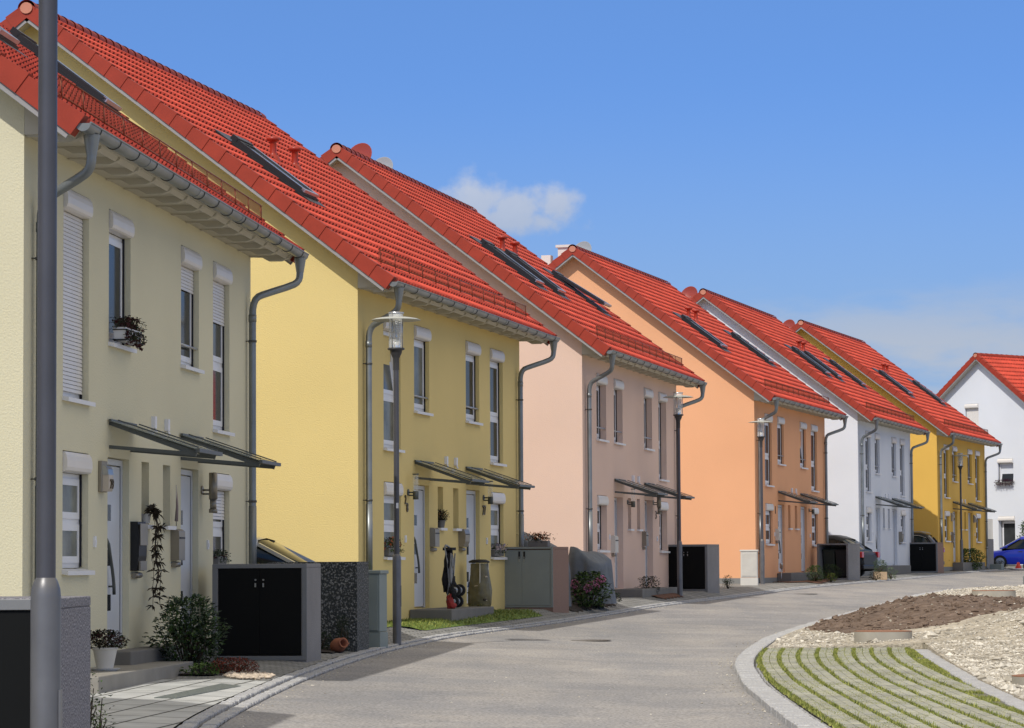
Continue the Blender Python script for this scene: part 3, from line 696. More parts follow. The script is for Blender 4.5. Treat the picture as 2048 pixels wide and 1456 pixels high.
# asphalt
def asphalt():
    m = mat('asphalt', (.205, .20, .195), .92, var=.08, vscale=.35, col2=(.375, .365, .355), c2scale=34, c2lo=.36, c2hi=.60, bump=.4, bscale=70, bdist=.01, spec=.3, detail=3)
    nt = m.node_tree; N = nt.nodes; Lk = nt.links; p = N['Principled BSDF']
    src = p.inputs['Base Color'].links[0].from_socket
    tc = [n for n in N if n.type == 'TEX_COORD'][0]
    mp = N.new('ShaderNodeMapping'); mp.inputs['Scale'].default_value = (1.0, .16, 1); Lk.new(tc.outputs['Object'], mp.inputs['Vector'])
    nz = N.new('ShaderNodeTexNoise'); nz.inputs['Scale'].default_value = .9; nz.inputs['Detail'].default_value = 6; Lk.new(mp.outputs['Vector'], nz.inputs['Vector'])
    r = N.new('ShaderNodeValToRGB'); r.color_ramp.elements[0].position = .4; r.color_ramp.elements[1].position = .68
    r.color_ramp.elements[0].color = (.92, .93, .95, 1); r.color_ramp.elements[1].color = (1.13, 1.11, 1.08, 1); Lk.new(nz.outputs['Fac'], r.inputs['Fac'])
    mx = N.new('ShaderNodeMix'); mx.data_type = 'RGBA'; mx.blend_type = 'MULTIPLY'; mx.inputs['Factor'].default_value = 1
    Lk.new(src, mx.inputs['A']); Lk.new(r.outputs['Color'], mx.inputs['B'])
    n2 = N.new('ShaderNodeTexNoise'); n2.inputs['Scale'].default_value = .55; n2.inputs['Detail'].default_value = 9; n2.inputs['Roughness'].default_value = .68; n2.inputs['Distortion'].default_value = .6; Lk.new(tc.outputs['Object'], n2.inputs['Vector'])
    r2 = N.new('ShaderNodeValToRGB'); e = r2.color_ramp.elements; e[0].position = .36; e[0].color = (.84, .85, .88, 1); e[1].position = .66; e[1].color = (1.11, 1.08, 1.05, 1)
    Lk.new(n2.outputs['Fac'], r2.inputs['Fac'])
    m2 = N.new('ShaderNodeMix'); m2.data_type = 'RGBA'; m2.blend_type = 'MULTIPLY'; m2.inputs['Factor'].default_value = 1
    Lk.new(mx.outputs['Result'], m2.inputs['A']); Lk.new(r2.outputs['Color'], m2.inputs['B']); Lk.new(m2.outputs['Result'], p.inputs['Base Color'])
    return m
M['asphalt'] = asphalt()
ysr = frange(-25, 70, 1.0)+frange(71, 175, 2.0)
sheet(lambda y: (xl(y), xl(y)+4.0), ysr, 4, road_z, 'road', M['asphalt'])
sheet(lambda y: (xl(y)+4.0, max(70, xl(y)+20)), ysr, 2, lambda x, y: road_z(xl(y)+5, y)-.001-.25*(y < 88)*(x > xl(y)+6), 'side_road', M['asphalt'])
# pavement / yards on the left
def pavers(name, sx, sy, c1, c2, mort, rot=0, ms=.02):
    m = bpy.data.materials.new(name); m.use_nodes = True; nt = m.node_tree; N = nt.nodes; Lk = nt.links; p = N['Principled BSDF']; p.inputs['Roughness'].default_value = .9; p.inputs['Specular IOR Level'].default_value = .25
    tc = N.new('ShaderNodeTexCoord'); mp = N.new('ShaderNodeMapping'); mp.inputs['Rotation'].default_value = (0, 0, rot); Lk.new(tc.outputs['Object'], mp.inputs['Vector'])
    b = N.new('ShaderNodeTexBrick'); b.inputs['Scale'].default_value = 1; b.inputs['Brick Width'].default_value = sx; b.inputs['Row Height'].default_value = sy
    b.inputs['Mortar Size'].default_value = ms; b.inputs['Color1'].default_value = (*c1, 1); b.inputs['Color2'].default_value = (*c2, 1); b.inputs['Mortar'].default_value = (*mort, 1); b.inputs['Mortar Smooth'].default_value = .2
    Lk.new(mp.outputs['Vector'], b.inputs['Vector']); b.offset = 0 if sy > .5 else .5
    nz = N.new('ShaderNodeTexNoise'); nz.inputs['Scale'].default_value = 2.2; nz.inputs['Detail'].default_value = 6; Lk.new(tc.outputs['Object'], nz.inputs['Vector'])
    mr = N.new('ShaderNodeMapRange'); mr.inputs['From Min'].default_value = .3; mr.inputs['From Max'].default_value = .7; mr.inputs['To Min'].default_value = .8; mr.inputs['To Max'].default_value = 1.15; Lk.new(nz.outputs['Fac'], mr.inputs['Value'])
    mx = N.new('ShaderNodeMix'); mx.data_type = 'RGBA'; mx.blend_type = 'MULTIPLY'; mx.inputs['Factor'].default_value = 1; Lk.new(b.outputs['Color'], mx.inputs['A']); Lk.new(mr.outputs['Result'], mx.inputs['B'])
    Lk.new(mx.outputs['Result'], p.inputs['Base Color'])
    bp = N.new('ShaderNodeBump'); bp.inputs['Strength'].default_value = .7; bp.inputs['Distance'].default_value = .012; bp.invert = True; Lk.new(b.outputs['Fac'], bp.inputs['Height'])
    Lk.new(bp.outputs['Normal'], p.inputs['Normal']); return m
M['slabs'] = pavers('paver_slabs', .42, .9, (.43, .44, .43), (.48, .485, .47), (.10, .10, .09), radians(6), .018)
M['bricks'] = pavers('paver_blocks', .22, .12, (.30, .295, .28), (.25, .25, .24), (.10, .10, .09), radians(12), .012)
KW = .32
sheet(lambda y: (xl(y)-22, xl(y)-4.0), frange(-25, 175, 3), 3, lambda x, y: yard(x, y)-.02, 'yard_ground', M['bricks'])
sheet(lambda y: (xl(y)-4.0, xl(y)-KW), frange(-25, 33.6, .6), 8, lambda x, y: yard(x, y), 'driveway', M['slabs'])
sheet(lambda y: (xl(y)-4.0, xl(y)-KW), frange(33.6, 175, .8), 8, lambda x, y: yard(x, y), 'pavement', M['bricks'])
# granite setts: two stepped rows along the road edge
M['sett'] = mat('granite_sett', (.33, .33, .34), .85, col2=(.48, .48, .47), c2scale=60, c2lo=.4, c2hi=.65, var=.12, vscale=9, bump=.5, bscale=50)
M['joint'] = mat('sett_joint_dark', (.07, .065, .055), .95)
def sett_rows(curve, t0, t1, rows, name, zf, inward=-1, dens=.2):
    """curve(t)->(x,y); rows: (offset a, offset b, height)"""
    mb = MB(); rnd = random.Random(3); t = t0
    pts = []
    while t < t1:
        pts.append(t); x0, y0 = curve(t); x1, y1 = curve(t+.05); ds = sqrt((x1-x0)**2+(y1-y0)**2)/.05; t += dens*(.8+.4*rnd.random())/max(ds, .01)
    for (oa, ob, hh) in rows:
        for ta, tb in zip(pts, pts[1:]):
            P4 = []
            for tt, g_ in ((ta, .008), (tb, -.008)):
                x, y = curve(tt); x2, y2 = curve(tt+.02); dx, dy = x2-x, y2-y; l = sqrt(dx*dx+dy*dy); dx /= l; dy /= l
                nx, ny = inward*-dy*-1, inward*dx*-1
                nx, ny = (dy*inward, -dx*inward)
                P4.append((x+dx*g_, y+dy*g_, nx, ny))
            (xa, ya, nxa, nya), (xb, yb, nxb, nyb) = P4
            j = rnd.random()*.012; h = hh+rnd.random()*.008; oa_ = oa+rnd.random()*.012
            q = [(xa+nxa*oa_, ya+nya*oa_), (xb+nxb*oa_, yb+nyb*oa_), (xb+nxb*(ob-.01), yb+nyb*(ob-.01)), (xa+nxa*(ob-.01), ya+nya*(ob-.01))]
            zb = zf(xa, ya); r_ = .012
            cx = sum(p[0] for p in q)/4; cy = sum(p[1] for p in q)/4
            qi = [(p[0]+(cx-p[0])*.12, p[1]+(cy-p[1])*.12) for p in q]
            v = [(p[0], p[1], zb-.12) for p in q]+[(p[0], p[1], zb+h-.01) for p in q]+[(p[0], p[1], zb+h+(rnd.random()-.5)*.006) for p in qi]
            mb.add(v, [(0,1,5,4),(1,2,6,5),(2,3,7,6),(3,0,4,7),(4,5,9,8),(5,6,10,9),(6,7,11,10),(7,4,8,11),(8,9,10,11)])
    o = mb.build(name, M['sett']); o['kind'] = 'structure'; return o
sett_rows(lambda t: (xl(t), t), 8, 165, [(.0, .14, .025), (.155, .30, .045)], 'kerb', lambda x, y: gk(y), inward=-1, dens=.19)
sheet(lambda y: (xl(y)-KW-.02, xl(y)+.0), frange(-25, 175, .8), 2, lambda x, y: gk(y)+.004, 'kerb_bed', M['joint'])
# lawn before the yellow house
M['grassg'] = mat('lawn_soil', (.10, .16, .025), .95, col2=(.18, .25, .05), c2scale=4, var=.2, vscale=12)
def patch(poly, dz, name, m, kind='structure', zf=yard):
    mb = MB(); mb.add([(x, y, zf(x, y)+dz) for x, y in poly], [tuple(range(len(poly)))]); o = mb.build(name, m); o['kind'] = kind; return o
def inpoly(x, y, poly):
    c = False; n = len(poly)
    for i in range(n):
        (x1, y1), (x2, y2) = poly[i], poly[(i+1) % n]
        if (y1 > y) != (y2 > y) and x < (x2-x1)*(y-y1)/(y2-y1)+x1: c = not c
    return c
def lawn_l(y): return -3.1+.25*(y-48.8) if y < 49.6 else -2.47+(y-49.56)*.215
def lawn_r(y): return max(lawn_l(y)+.02, xl(y)-.50-.35*max(0, 50.2-y))
def lawnz(x, y): return yard(x, y)+.015
def fan(poly, zf, name, m, kind='structure', step=.4):
    x0 = min(p[0] for p in poly); x1 = max(p[0] for p in poly); y0 = min(p[1] for p in poly); y1 = max(p[1] for p in poly)
    mb = MB(); nx = int((x1-x0)/step)+1; ny = int((y1-y0)/step)+1; idx = {}
    for j in range(ny+1):
        for i in range(nx+1):
            x = x0+i*step; y = y0+j*step
            idx[(i, j)] = len(mb.v); mb.v.append((x, y, zf(x, y)))
    for j in range(ny):
        for i in range(nx):
            if inpoly(x0+(i+.5)*step, y0+(j+.5)*step, poly):
                mb.f.append((idx[(i, j)], idx[(i+1, j)], idx[(i+1, j+1)], idx[(i, j+1)])); mb.m.append(0); mb.sm.append(True)
    o = mb.build(name, m); o['kind'] = kind; return o
sheet(lambda y: (lawn_l(y), lawn_r(y)), frange(48.9, 58.6, .3), 4, lawnz, 'lawn_ground', M['grassg'])
M['blade'] = mat('grass_blade', (.17, .205, .045), .6, var=.35, vscale=5, spec=.3)
M['bladey'] = mat('grass_blade_dry', (.30, .31, .08), .6, var=.35, vscale=5, spec=.3)
def blades(mb, x, y, z, rnd, h=.05, mi=0):
    a = rnd.random()*6.28; w = .006+.006*rnd.random(); hh = h*(.6+.8*rnd.random()); lx = (rnd.random()-.5)*hh*1.2; ly = (rnd.random()-.5)*hh*1.2
    dx, dy = cos(a)*w, sin(a)*w
    mb.add([(x-dx, y-dy, z-.005), (x+dx, y+dy, z-.005), (x+lx, y+ly, z+hh)], [(0, 1, 2)], mi)
rnd = random.Random(11); mb = MB()
for i in range(26000):
    x = -3.1+rnd.random()*3.9; y = 48.8+rnd.random()*10
    if lawn_l(y) < x < lawn_r(y) and y < 58.6: blades(mb, x, y, lawnz(x, y), rnd, .035, 0 if rnd.random() < .8 else 1)
tag(mb.build('lawn_grass', [M['blade'], M['bladey']]), 'strip of bright green lawn before the yellow house', 'grass', kind='stuff')

# ------------------------------------------------------------------ island on the right
XRY = [-20, 20, 26.1, 29.8, 34.7, 39.6, 42.7, 46.2, 50.8, 55.1, 59.5, 67, 75, 84.3, 90, 93.5, 96]
XRX = [2.3, 2.35, 2.4, 2.45, 2.55, 2.80, 3.05, 3.45, 4.05, 4.83, 5.68, 7.25, 8.95, 10.9, 12.4, 13.7, 16.2]
def xr(y): return (interp(y-.8, XRY, XRX)+interp(y, XRY, XRX)+interp(y+.8, XRY, XRX))/3
def isl_z(y): return gk(y)-.10+CZ*0
def isl(x, y): return gk(y)-.115+.05
def kc(t):
    if t <= 95: return (xr(t), t)
    s = t-95; return (xr(95)+s*2.2, 95+min(1.2, s*.35))
sett_rows(kc, 10, 109, [(.0, .26, .06), (.28, .36, .03)], 'island_kerb', lambda x, y: road_z(x, y) if x-xl(y) < 4 else gk(y)-.12, inward=1, dens=.3)
# right-hand border kerb of the paved bay
RBY = [10, 20, 28.1, 33.9, 40, 44.9]; RBX = [3.9, 4.25, 4.62, 4.93, 5.38, 5.76]
def rb(y): return interp(y, RBY, RBX)
M['conc'] = mat('kerb_concrete', (.36, .36, .37), .85, var=.1, vscale=3, col2=(.44, .44, .44), c2scale=70, bump=.25, bscale=60)
sett_rows(lambda t: (rb(t), t), 12, 45.2, [(.0, .24, .055)], 'bay_kerb', lambda x, y: isl(x, y)-.03, inward=1, dens=.95)
# grass pavers: slabs with gaps, stripes of grass between them
M['gp'] = mat('grass_paver_concrete', (.35, .35, .29), .9, col2=(.41, .40, .30), c2scale=7, var=.2, vscale=1.3, bump=.3, bscale=50)
M['gpsoil'] = mat('paver_joint_soil', (.12, .13, .06), .95, col2=(.20, .19, .12), c2scale=14, var=.2, vscale=9)
GPT = 45.42
sheet(lambda y: (xr(y)+.3, rb(y)+.36), frange(8, 46.4, .8), 3, lambda x, y: isl(x, y)+.002, 'bay_bed', M['gpsoil'])
mb = MB(); gb = MB(); rnd = random.Random(21); NS = 9; SPC = .255
y = 14.0
while y < GPT-.1:
    rowh = .085
    y1 = y+rowh-.018
    k = 0
    while True:
        xa = xr(y)+.33+k*SPC+.028; xb = xa+SPC-.056
        if xb > rb(y): break
        w = (xb-xa)/2
        for h in range(2):
            x0 = xa+h*w+.004; x1 = x0+w-.008
            if rnd.random() < .985:
                z = isl(x0, y)+.028+rnd.random()*.004; sk = xr(y1)-xr(y)
                mb.hexa([(x0, y, z-.04), (x1, y, z-.04), (x1+sk, y1, z-.04), (x0+sk, y1, z-.04), (x0, y, z), (x1, y, z), (x1+sk, y1, z), (x0+sk, y1, z)])
        k += 1
    y += rowh
mb.build('grass_pavers', M['gp'])['kind'] = 'structure'
rnd = random.Random(22)
for i in range(60000):
    y = 22+(GPT-22)*rnd.random()**1.15; k = rnd.randrange(0, 11)
    x = xr(y)+.33+k*SPC+rnd.gauss(0, .021)+.014*noise.noise(Vector((y*2, k, 0)))
    if x > rb(y)-.01: continue
    dens = .36+.8*noise.noise(Vector((x*2.1, y*.6, k*2.0)))+.08
    if k in (1, 2, 4, 7) : dens += .1
    if rnd.random() > dens: continue
    blades(gb, x, y, isl(x, y)+.012, rnd, .024 if rnd.random() < .85 else .042, 0 if rnd.random() < .5 else 1)
for i in range(90000):       # sparse grass in the cross joints
    y = 22+(GPT-22)*rnd.random()**1.1; y = int(y/.085)*.085+14.0-int(14/.085)*.085+rnd.gauss(-.009, .006)
    x = xr(y)+.3+rnd.random()*(rb(y)-xr(y)-.3)
    if noise.noise(Vector((x*1.8, y*.9, 3))) < .0-.25*(y > 41): continue
    blades(gb, x, y, isl(x, y)+.012, rnd, .02, 0 if rnd.random() < .35 else 1)
tag(gb.build('paver_grass', [M['blade'], M['bladey']]), 'green stripes of grass growing between the concrete pavers', 'grass', kind='stuff')
# rubble field
def heap(x, y, cx, cy, rx, ry, h, rot=0):
    dx, dy = x-cx, y-cy; c, s = cos(rot), sin(rot); a = (dx*c+dy*s)/rx; b = (-dx*s+dy*c)/ry; d = a*a+b*b
    return h*exp(-d*1.1) if d < 4 else 0
def grav(x, y):
    e = min(x-xr(y)-.3, 3)/3
    if y < 45.6: e = min(x-rb(y)-.2, 3)/3
    e = sstep(e*1.3)
    z = isl(x, y)+.02+e*(.05+.03*noise.noise(Vector((x*.7, y*.4, 0)))*2)
    z += heap(x, y, 9.0, 49.0, 2.6, 5.0, .36, .1)+heap(x, y, 11.5, 54, 3.6, 6, .26)+heap(x, y, 12.5, 44, 4, 6, .38)
    z += .035*noise.noise(Vector((x*3, y*1.6, 5)))*e
    if y > 92: z -= .05*sstep((y-92)/3)
    return z
def soilz(x, y):
    z = grav(x, y)-.10
    z += heap(x, y, 7.3, 55.5, 1.9, 5.6, .44, -.17)+heap(x, y, 10.8, 57.5, 3.2, 4.8, .25)+heap(x, y, 15, 59, 3.5, 4.5, .22)
    z += .03*noise.noise(Vector((x*5, y*2.2, 9)))+.015*noise.noise(Vector((x*14, y*7, 9)))
    return z
M['gravel'] = mat('gravel_ground', (.34, .30, .23), .95, col2=(.52, .47, .38), c2scale=16, c2lo=.4, c2hi=.62, var=.2, vscale=1.2, bump=1, bscale=16, bdist=.05, detail=6)
M['rubble'] = mat('rubble_stone', (.40, .365, .30), .9, var=.34, vscale=6, col2=(.58, .545, .47), c2scale=3, bump=.3, bscale=40)
M['dirt'] = mat('brown_soil', (.125, .085, .06), .97, col2=(.20, .145, .11), c2scale=7, c2lo=.42, c2hi=.66, var=.2, vscale=1.5, bump=1, bscale=14, bdist=.06, detail=7)
def gx(y): return (rb(y)+.22 if y < 45.58 else xr(y)+.34)
sheet(lambda y: (rb(y)+.2, 40), frange(14, 45.38, .22), 110, grav, 'gravel_field', M['gravel'])
sheet(lambda y: (xr(y)+.32, 40), frange(45.38, 96.3, .22), 110, grav, 'gravel_field', M['gravel'])
sk_pts = [(rb(y)+.2, y) for y in frange(14, 45.38, .22)]+[(6.0-2.2*i/40, 45.38) for i in range(41)]
mb = MB(); vs = []
for (x, y) in sk_pts: vs += [(x, y, grav(x, y)+.02), (x, y, grav(x, y)-.35)]
mb.add(vs, [(2*i, 2*i+1, 2*i+3, 2*i+2) for i in range(len(sk_pts)-1)]); mb.build('gravel_edge', M['gravel'])['kind'] = 'structure'
DIRT = [(5.0, 53.8), (5.35, 49.5), (5.9, 47.4), (7.4, 48.2), (8.6, 51.0), (10, 53.8), (13, 56), (20, 57), (20, 74), (14, 72), (10.5, 69), (8.6, 66), (7.2, 62.5), (6.0, 58)]
mb = MB(); st = .13; x0, y0, nx, ny = 4.8, 46.6, int(15/st), int(29/st)
def edge(x, y):
    if not inpoly(x, y, DIRT): return -.2
    return 0
ins = {}
for j in range(ny+1):
    for i in range(nx+1):
        x = x0+i*st; y = y0+j*st
        ed = soilz(x, y); mb.v.append((x, y, ed if inpoly(x, y, DIRT) else grav(x, y)-.10))
for j in range(ny):
    for i in range(nx):
        x = x0+(i+.5)*st; y = y0+(j+.5)*st
        near = any(inpoly(x+a, y+b, DIRT) for a, b in ((0, 0), (.3, 0), (-.3, 0), (0, .5), (0, -.5)))
        if near: a = j*(nx+1)+i; mb.f.append((a, a+1, a+nx+2, a+nx+1)); mb.m.append(0); mb.sm.append(True)
rnd = random.Random(5)
for i in range(9000):
    y = 46.8+24*rnd.random(); x = 5+11*rnd.random()
    if inpoly(x, y, DIRT): mb.stone((x, y, soilz(x, y)+.005), .012+.035*rnd.random()**4*1.6, rnd)
tag(mb.build('soil_heap', M['dirt']), 'long heap of dark brown topsoil on the pale rubble field', 'soil heap')
mb = MB(); rnd = random.Random(8); n = 0
for i in range(90000):
    y = 26+68*rnd.random()**1.25; hw = y*.18; x = gx(y)+rnd.random()*max(.5, hw-gx(y)+1.0)
    if x < gx(y)+.02 or (inpoly(x, y, DIRT) and rnd.random() > .03): continue
    r = .009+.019*rnd.random()**1.5+(.045*rnd.random() if rnd.random() < .04 else 0)
    mb.stone((x, y, grav(x, y)+r*.25+(soilz(x, y)-grav(x, y) if inpoly(x, y, DIRT) and soilz(x, y) > grav(x, y) else 0)), r, rnd); n += 1
    if n > 34000: break
for (bx_, by_, br) in ((9.3, 44, .13), (8.2, 41, .10), (7.0, 37, .11), (6.1, 33.5, .12), (5.9, 36, .09), (7.6, 46, .1), (5.5, 46.7, .08), (6.2, 46.3, .1), (7.9, 39, .12)):
    mb.stone((bx_, by_, grav(bx_, by_)+br*.3), br, rnd)
tag(mb.build('rubble', M['rubble']), 'pale broken stones strewn over the unfinished plot', 'rubble', kind='stuff')
def ring(x, y, r, h, dz=0, label='', lid=False):
    z = grav(x, y)-.05+dz; mb = MB()
    mb.lathe([(r, -.3), (r, h)], (0, 0, 0), 36); mb.lathe([(r, h), (r+.004, h+.008), (r-.04, h+.014), (r-.09, h)], (0, 0, 0), 36, mi=1); mb.lathe([(r-.09, h), (r-.09, -.3)], (0, 0, 0), 36)
    if lid: mb.lathe([(r-.09, h-.02), (.001, h-.02)], (0, 0, 0), 36, mi=1)
    o = mb.build('manhole_ring', [mat('ring_concrete', (.36, .34, .29), .85, var=.15, vscale=3, bump=.2), mat('ring_rust', (.25, .12, .07), .9)], loc=(x, y, z)); tag(o, label, 'manhole', 'concrete manhole rings on the plot')
ring(5.50, 46.3, .43, .21, -.02, 'concrete manhole ring at the corner of the grass pavers', True)
ring(11.0, 71.2, .50, .30, .02, 'concrete manhole ring beyond the brown soil heap')
ring(5.75, 33.3, .42, .14, .0, 'pale round concrete cover beside the bay kerb at the right edge', True)
def cover(x, y, r, label):
    mb = MB(); mb.lathe([(r, 0), (r, .008), (r-.04, .008), (r-.05, .002), (r-.12, .002), (.001, .004)], (0, 0, 0), 30)
    o = mb.build('manhole_cover', mat('cast_iron', (.12, .11, .10), .6, metal=.4, col2=(.22, .2, .18), c2scale=30, bump=.4, bscale=60), loc=(x, y, road_z(x, y)+.004)); tag(o, label, 'manhole cover', 'manhole covers in the street')
cover(1.25, 50.2, .33, 'round iron manhole cover in the road before the lawn')
cover(7.9, 84.0, .33, 'round iron manhole cover in the road near the orange house')
mb = MB(); rnd = random.Random(77)
for i in range(900):
    y = 26+50*rnd.random()
    if rnd.random() < .5: x = xl(y)+.03+abs(rnd.gauss(0, .10))
    elif rnd.random() < .6: x = xr(y)-.03-abs(rnd.gauss(0, .12))
    else: x = xl(y)+rnd.random()*(xr(y)-xl(y))
    mb.stone((x, y, road_z(x, y)+.002), .005+.009*rnd.random()**2, rnd)
tag(mb.build('road_grit', M['rubble']), 'scattered grit and small stones lying on the road', 'grit', kind='stuff')
# drain channel beside the driveway, planting beds
def lp(pts, h0, h1, name, m, label=None, cat=None, zf=yard):
    mb = MB(); mb.extrude(pts, lambda p, t: (p[0], p[1], zf(p[0], p[1])+t), h0, h1); o = mb.build(name, m)
    if cat: tag(o, label, cat)
    return o
lp([(-3.42, 29.6), (-3.2, 29.5), (-2.83, 32.3), (-3.05, 32.5)], -.05, .008, 'drain_channel', mat('drain_grate', (.13, .15, .14), .6, metal=.3, col2=(.2, .22, .21), c2scale=40), 'grey drain channel grating set across the pale driveway slabs', 'drain')
def bed(poly, m, name='flower_bed', dz=.02): fan(poly, lambda x, y: yard(x, y)+dz, name, m, step=.1)
bed([(-4.3, 34.6), (-3.35, 34.3), (-3.2, 35.4), (-3.35, 37.2), (-4.1, 37.4)], M['soil'])
bed([(-3.2, 41.2), (-2.4, 41.5), (-2.2, 43.0), (-2.5, 44.2), (-3.2, 43)], M['soil'])
bed([(.9, 61.2), (1.25, 61.8), (2.2, 66.8), (1.4, 67.6), (.6, 64)], M['soil'])
bed([(2.6, 72.2), (3.5, 72.6), (4.1, 75.0), (3.3, 75.4)], M['mulch'])
bed([(8.4, 94), (9.4, 95.2), (10.6, 101), (9.2, 101), (8.0, 95.6)], M['mulch'])
bed([(18.2, 128.2), (20.0, 134.8), (19.2, 135), (17.9, 129.6)], M['mulch'])
m = MB(); m.box(.014, .72, .2, 4.9, -.3, .165)
tag(m.build('landing_slab', mat('landing_slab_pale', (.27, .255, .225), .85, var=.1, bump=.2, bscale=50), loc=hpos(1), rot=-radians(HP[1][3]), bevel=.012), 'flat pale stone landing by the first door of the cream house', 'slab')
# ------------------------------------------------------------------ street lamps
def street_lamp(x, y, label, z=None):
    z = yard(x, y) if z is None else z
    r = empty('street_lamp', (x, y, z), 0, label, 'street lamp', 'street lamps along the pavement')
    m = MB(); m.lathe([(.064, -.4), (.064, 1.24), (.060, 1.28), (.050, 1.31), (.041, 1.325)], (0, 0, 0), 24); m.build('pole_sleeve', M['pole2'], r)
    d = MB(); d.box(.058, .067, -.028, .028, .55, .86); d.build('access_door', M['pole2'], r)
    m = MB(); m.lathe([(.041, 1.30), (.040, 4.22)], (0, 0, 0), 24); m.build('pole', M['pole'], r)
    m = MB(); m.lathe([(.045, 4.05), (.047, 4.22), (.062, 4.25), (.085, 4.30), (.092, 4.34), (.125, 4.35), (.128, 4.375), (.10, 4.38), (.001, 4.38)], (0, 0, 0), 24); m.build('lamp_socket', M['poledark'], r)
    m = MB(); m.lathe([(.062, 4.38), (.062, 4.53), (.001, 4.53)], (0, 0, 0), 20); hd = m.build('lamp_base', M['chrome'], r)
    m = MB()
    for i in range(7): m.lathe([(.075, 4.60+i*.028), (.082, 4.606+i*.028), (.075, 4.612+i*.028), (.06, 4.606+i*.028), (.075, 4.60+i*.028)], (0, 0, 0), 18)
    m.lathe([(.022, 4.53), (.022, 4.60), (.012, 4.62), (.010, 4.78), (.001, 4.79)], (0, 0, 0), 12); m.build('reflector_rings', M['steel'], hd)
    m = MB(); m.lathe([(.108, 4.38), (.108, 4.905)], (0, 0, 0), 28); m.lathe([(.104, 4.905), (.104, 4.38)], (0, 0, 0), 28); m.build('lamp_glass', M['lampglass'], r)
    m = MB()
    for k in range(4):
        t = pi/4+k*pi/2+.3; m.tube([(.113*cos(t), .113*sin(t), 4.37), (.113*cos(t), .113*sin(t), 4.90)], .007, 6)
    m.lathe([(.118, 4.89), (.118, 4.91), (.100, 4.912), (.100, 4.90), (.118, 4.89)], (0, 0, 0), 24)
    m.build('lamp_cage', M['steel'], r)
    m = MB(); m.lathe([(.112, 4.835), (.22, 4.83), (.31, 4.815), (.365, 4.795), (.368, 4.788), (.31, 4.806), (.22, 4.822), (.112, 4.827)], (0, 0, 0), 36); m.build('lamp_disc', M['lampwhite'], r)
    return r
street_lamp(-1.955, 13.0, 'big grey lamp post cut off by the top edge at the left, nearest of all')
l2 = street_lamp(-1.72, 45.9, 'lamp post with glass head standing before the yellow house')
s = MB(); s.box(-.005, .03, -.045, -.04, 2.0, 2.08); s.build('sticker', M['pvc'], l2)
street_lamp(4.02, 75.0, 'lamp post between the pink and the orange house')
street_lamp(7.38, 92.0, 'lamp post at the near corner of the deep orange house')
street_lamp(18.7, 129.5, 'lamp post before the ochre yellow house at the far end')

# ------------------------------------------------------------------ bin boxes
def binbox(fr, rot, w, d, h, body, door, label, style='panel', group='bin boxes along the pavement', z=None):
    x, y = fr; z = yard(x-.3, y+.1) if z is None else z
    r = empty('bin_box', (x, y, z), -radians(rot), label, 'bin box', group)
    t = .045 if style == 'doors' else .075; m = MB()
    m.box(-w, -w+t, 0, d, -.25, h-.05); m.box(-t, 0, 0, d, -.25, h-.05); m.box(-w, 0, 0, d, h-.05, h); m.box(-w+t, -t, d-.06, d, -.25, h-.05); m.box(-w+t, -t, .0, d-.06, -.25, .05)
    m.build('casing', M[body], r, bevel=.008)
    if style == 'doors' or style == 'panel':
        m = MB()
        if style == 'doors': m.box(-w+.0, 0, -.012, -.001, .03, .06); m.box(-w, 0, -.012, -.001, h-.04, h-.002); m.box(-w, -w+.045, -.012, -.001, .06, h-.04); m.box(-.045, 0, -.012, -.001, .06, h-.04)
        else: m.box(-w+.0, 0, -.012, -.001, 0.0, .055); m.box(-w, 0, -.012, -.001, h-.055, h-.004); m.box(-w, -w+.06, -.012, -.001, .055, h-.055); m.box(-.06, 0, -.012, -.001, .055, h-.055)
        m.build('door_frame', M['greydoor' if style == 'doors' else 'greyframe'], r, bevel=.003)
        e = .05 if style == 'doors' else .065
        for i in (0, 1):
            a0, a1 = (-w+e, -w/2-.0015) if i == 0 else (-w/2+.0015, -e)
            m = MB(); m.box(a0, a1, .002, .022, .065, h-.06); o = m.build('bin_door', M[door], r, bevel=.002)
            k = MB(); kx = -w/2-.05 if i == 0 else -w/2+.05; k.tube([(kx, 0, h-.20), (kx, -.02, h-.20)], .011, 10); k.box(kx-.012, kx+.006, -.008, .001, h-.29, h-.24)
            if style == 'doors': k.box(kx-.018, kx+.018, -.006, .001, h-.22, h-.09, 1)
            k.build('door_lock', [M['steel'], M['black']], o)
    return r
M['greyframe'] = mat('grey_frame', (.20, .205, .21), .55, metal=.2, var=.05)
binbox((-2.13, 14.6), 1, 2.6, .95, 1.2, 'speckle', 'blackpanel', 'bin box with black doors behind the big lamp post at the left edge')
binbox((-2.57, 38.7), 7, 1.2, .95, 1.2, 'concrete', 'blackpanel', 'bin box with black doors between the cream house and the stone wall')
binbox((-2.14, 42.6), 7, 1.25, .95, 1.2, 'aggregate', 'blackpanel', 'bin box of dark washed pebble concrete with no doors showing', style='back')
m = MB(); m.box(-1.25, -.0, -.02, -.001, -.1, 1.19)
o = [x for x in COL.objects if x.name.startswith('bin_box')][-1]; m.build('back_panel', M['aggregate'], o)
binbox((.77, 60.0), 17, 1.26, 1.1, 1.2, 'brownagg', 'greydoor', 'bin box with grey metal doors and brown sides beside the lawn', style='doors')
binbox((4.92, 78.6), 22, 1.16, .95, 1.19, 'concrete', 'blackpanel', 'bin box with black doors before the orange gable', z=yard(4.3, 77.8))
b4 = binbox((10.94, 101.4), 30, 1.12, .95, 1.18, 'concrete', 'blackpanel', 'open bin box with two wheeled bins inside, by the orange house', style='open')
binbox((16.62, 121.6), 22, 1.3, .95, 1.18, 'brownagg', 'blackpanel', 'bin box with black doors and brown side by the white house')
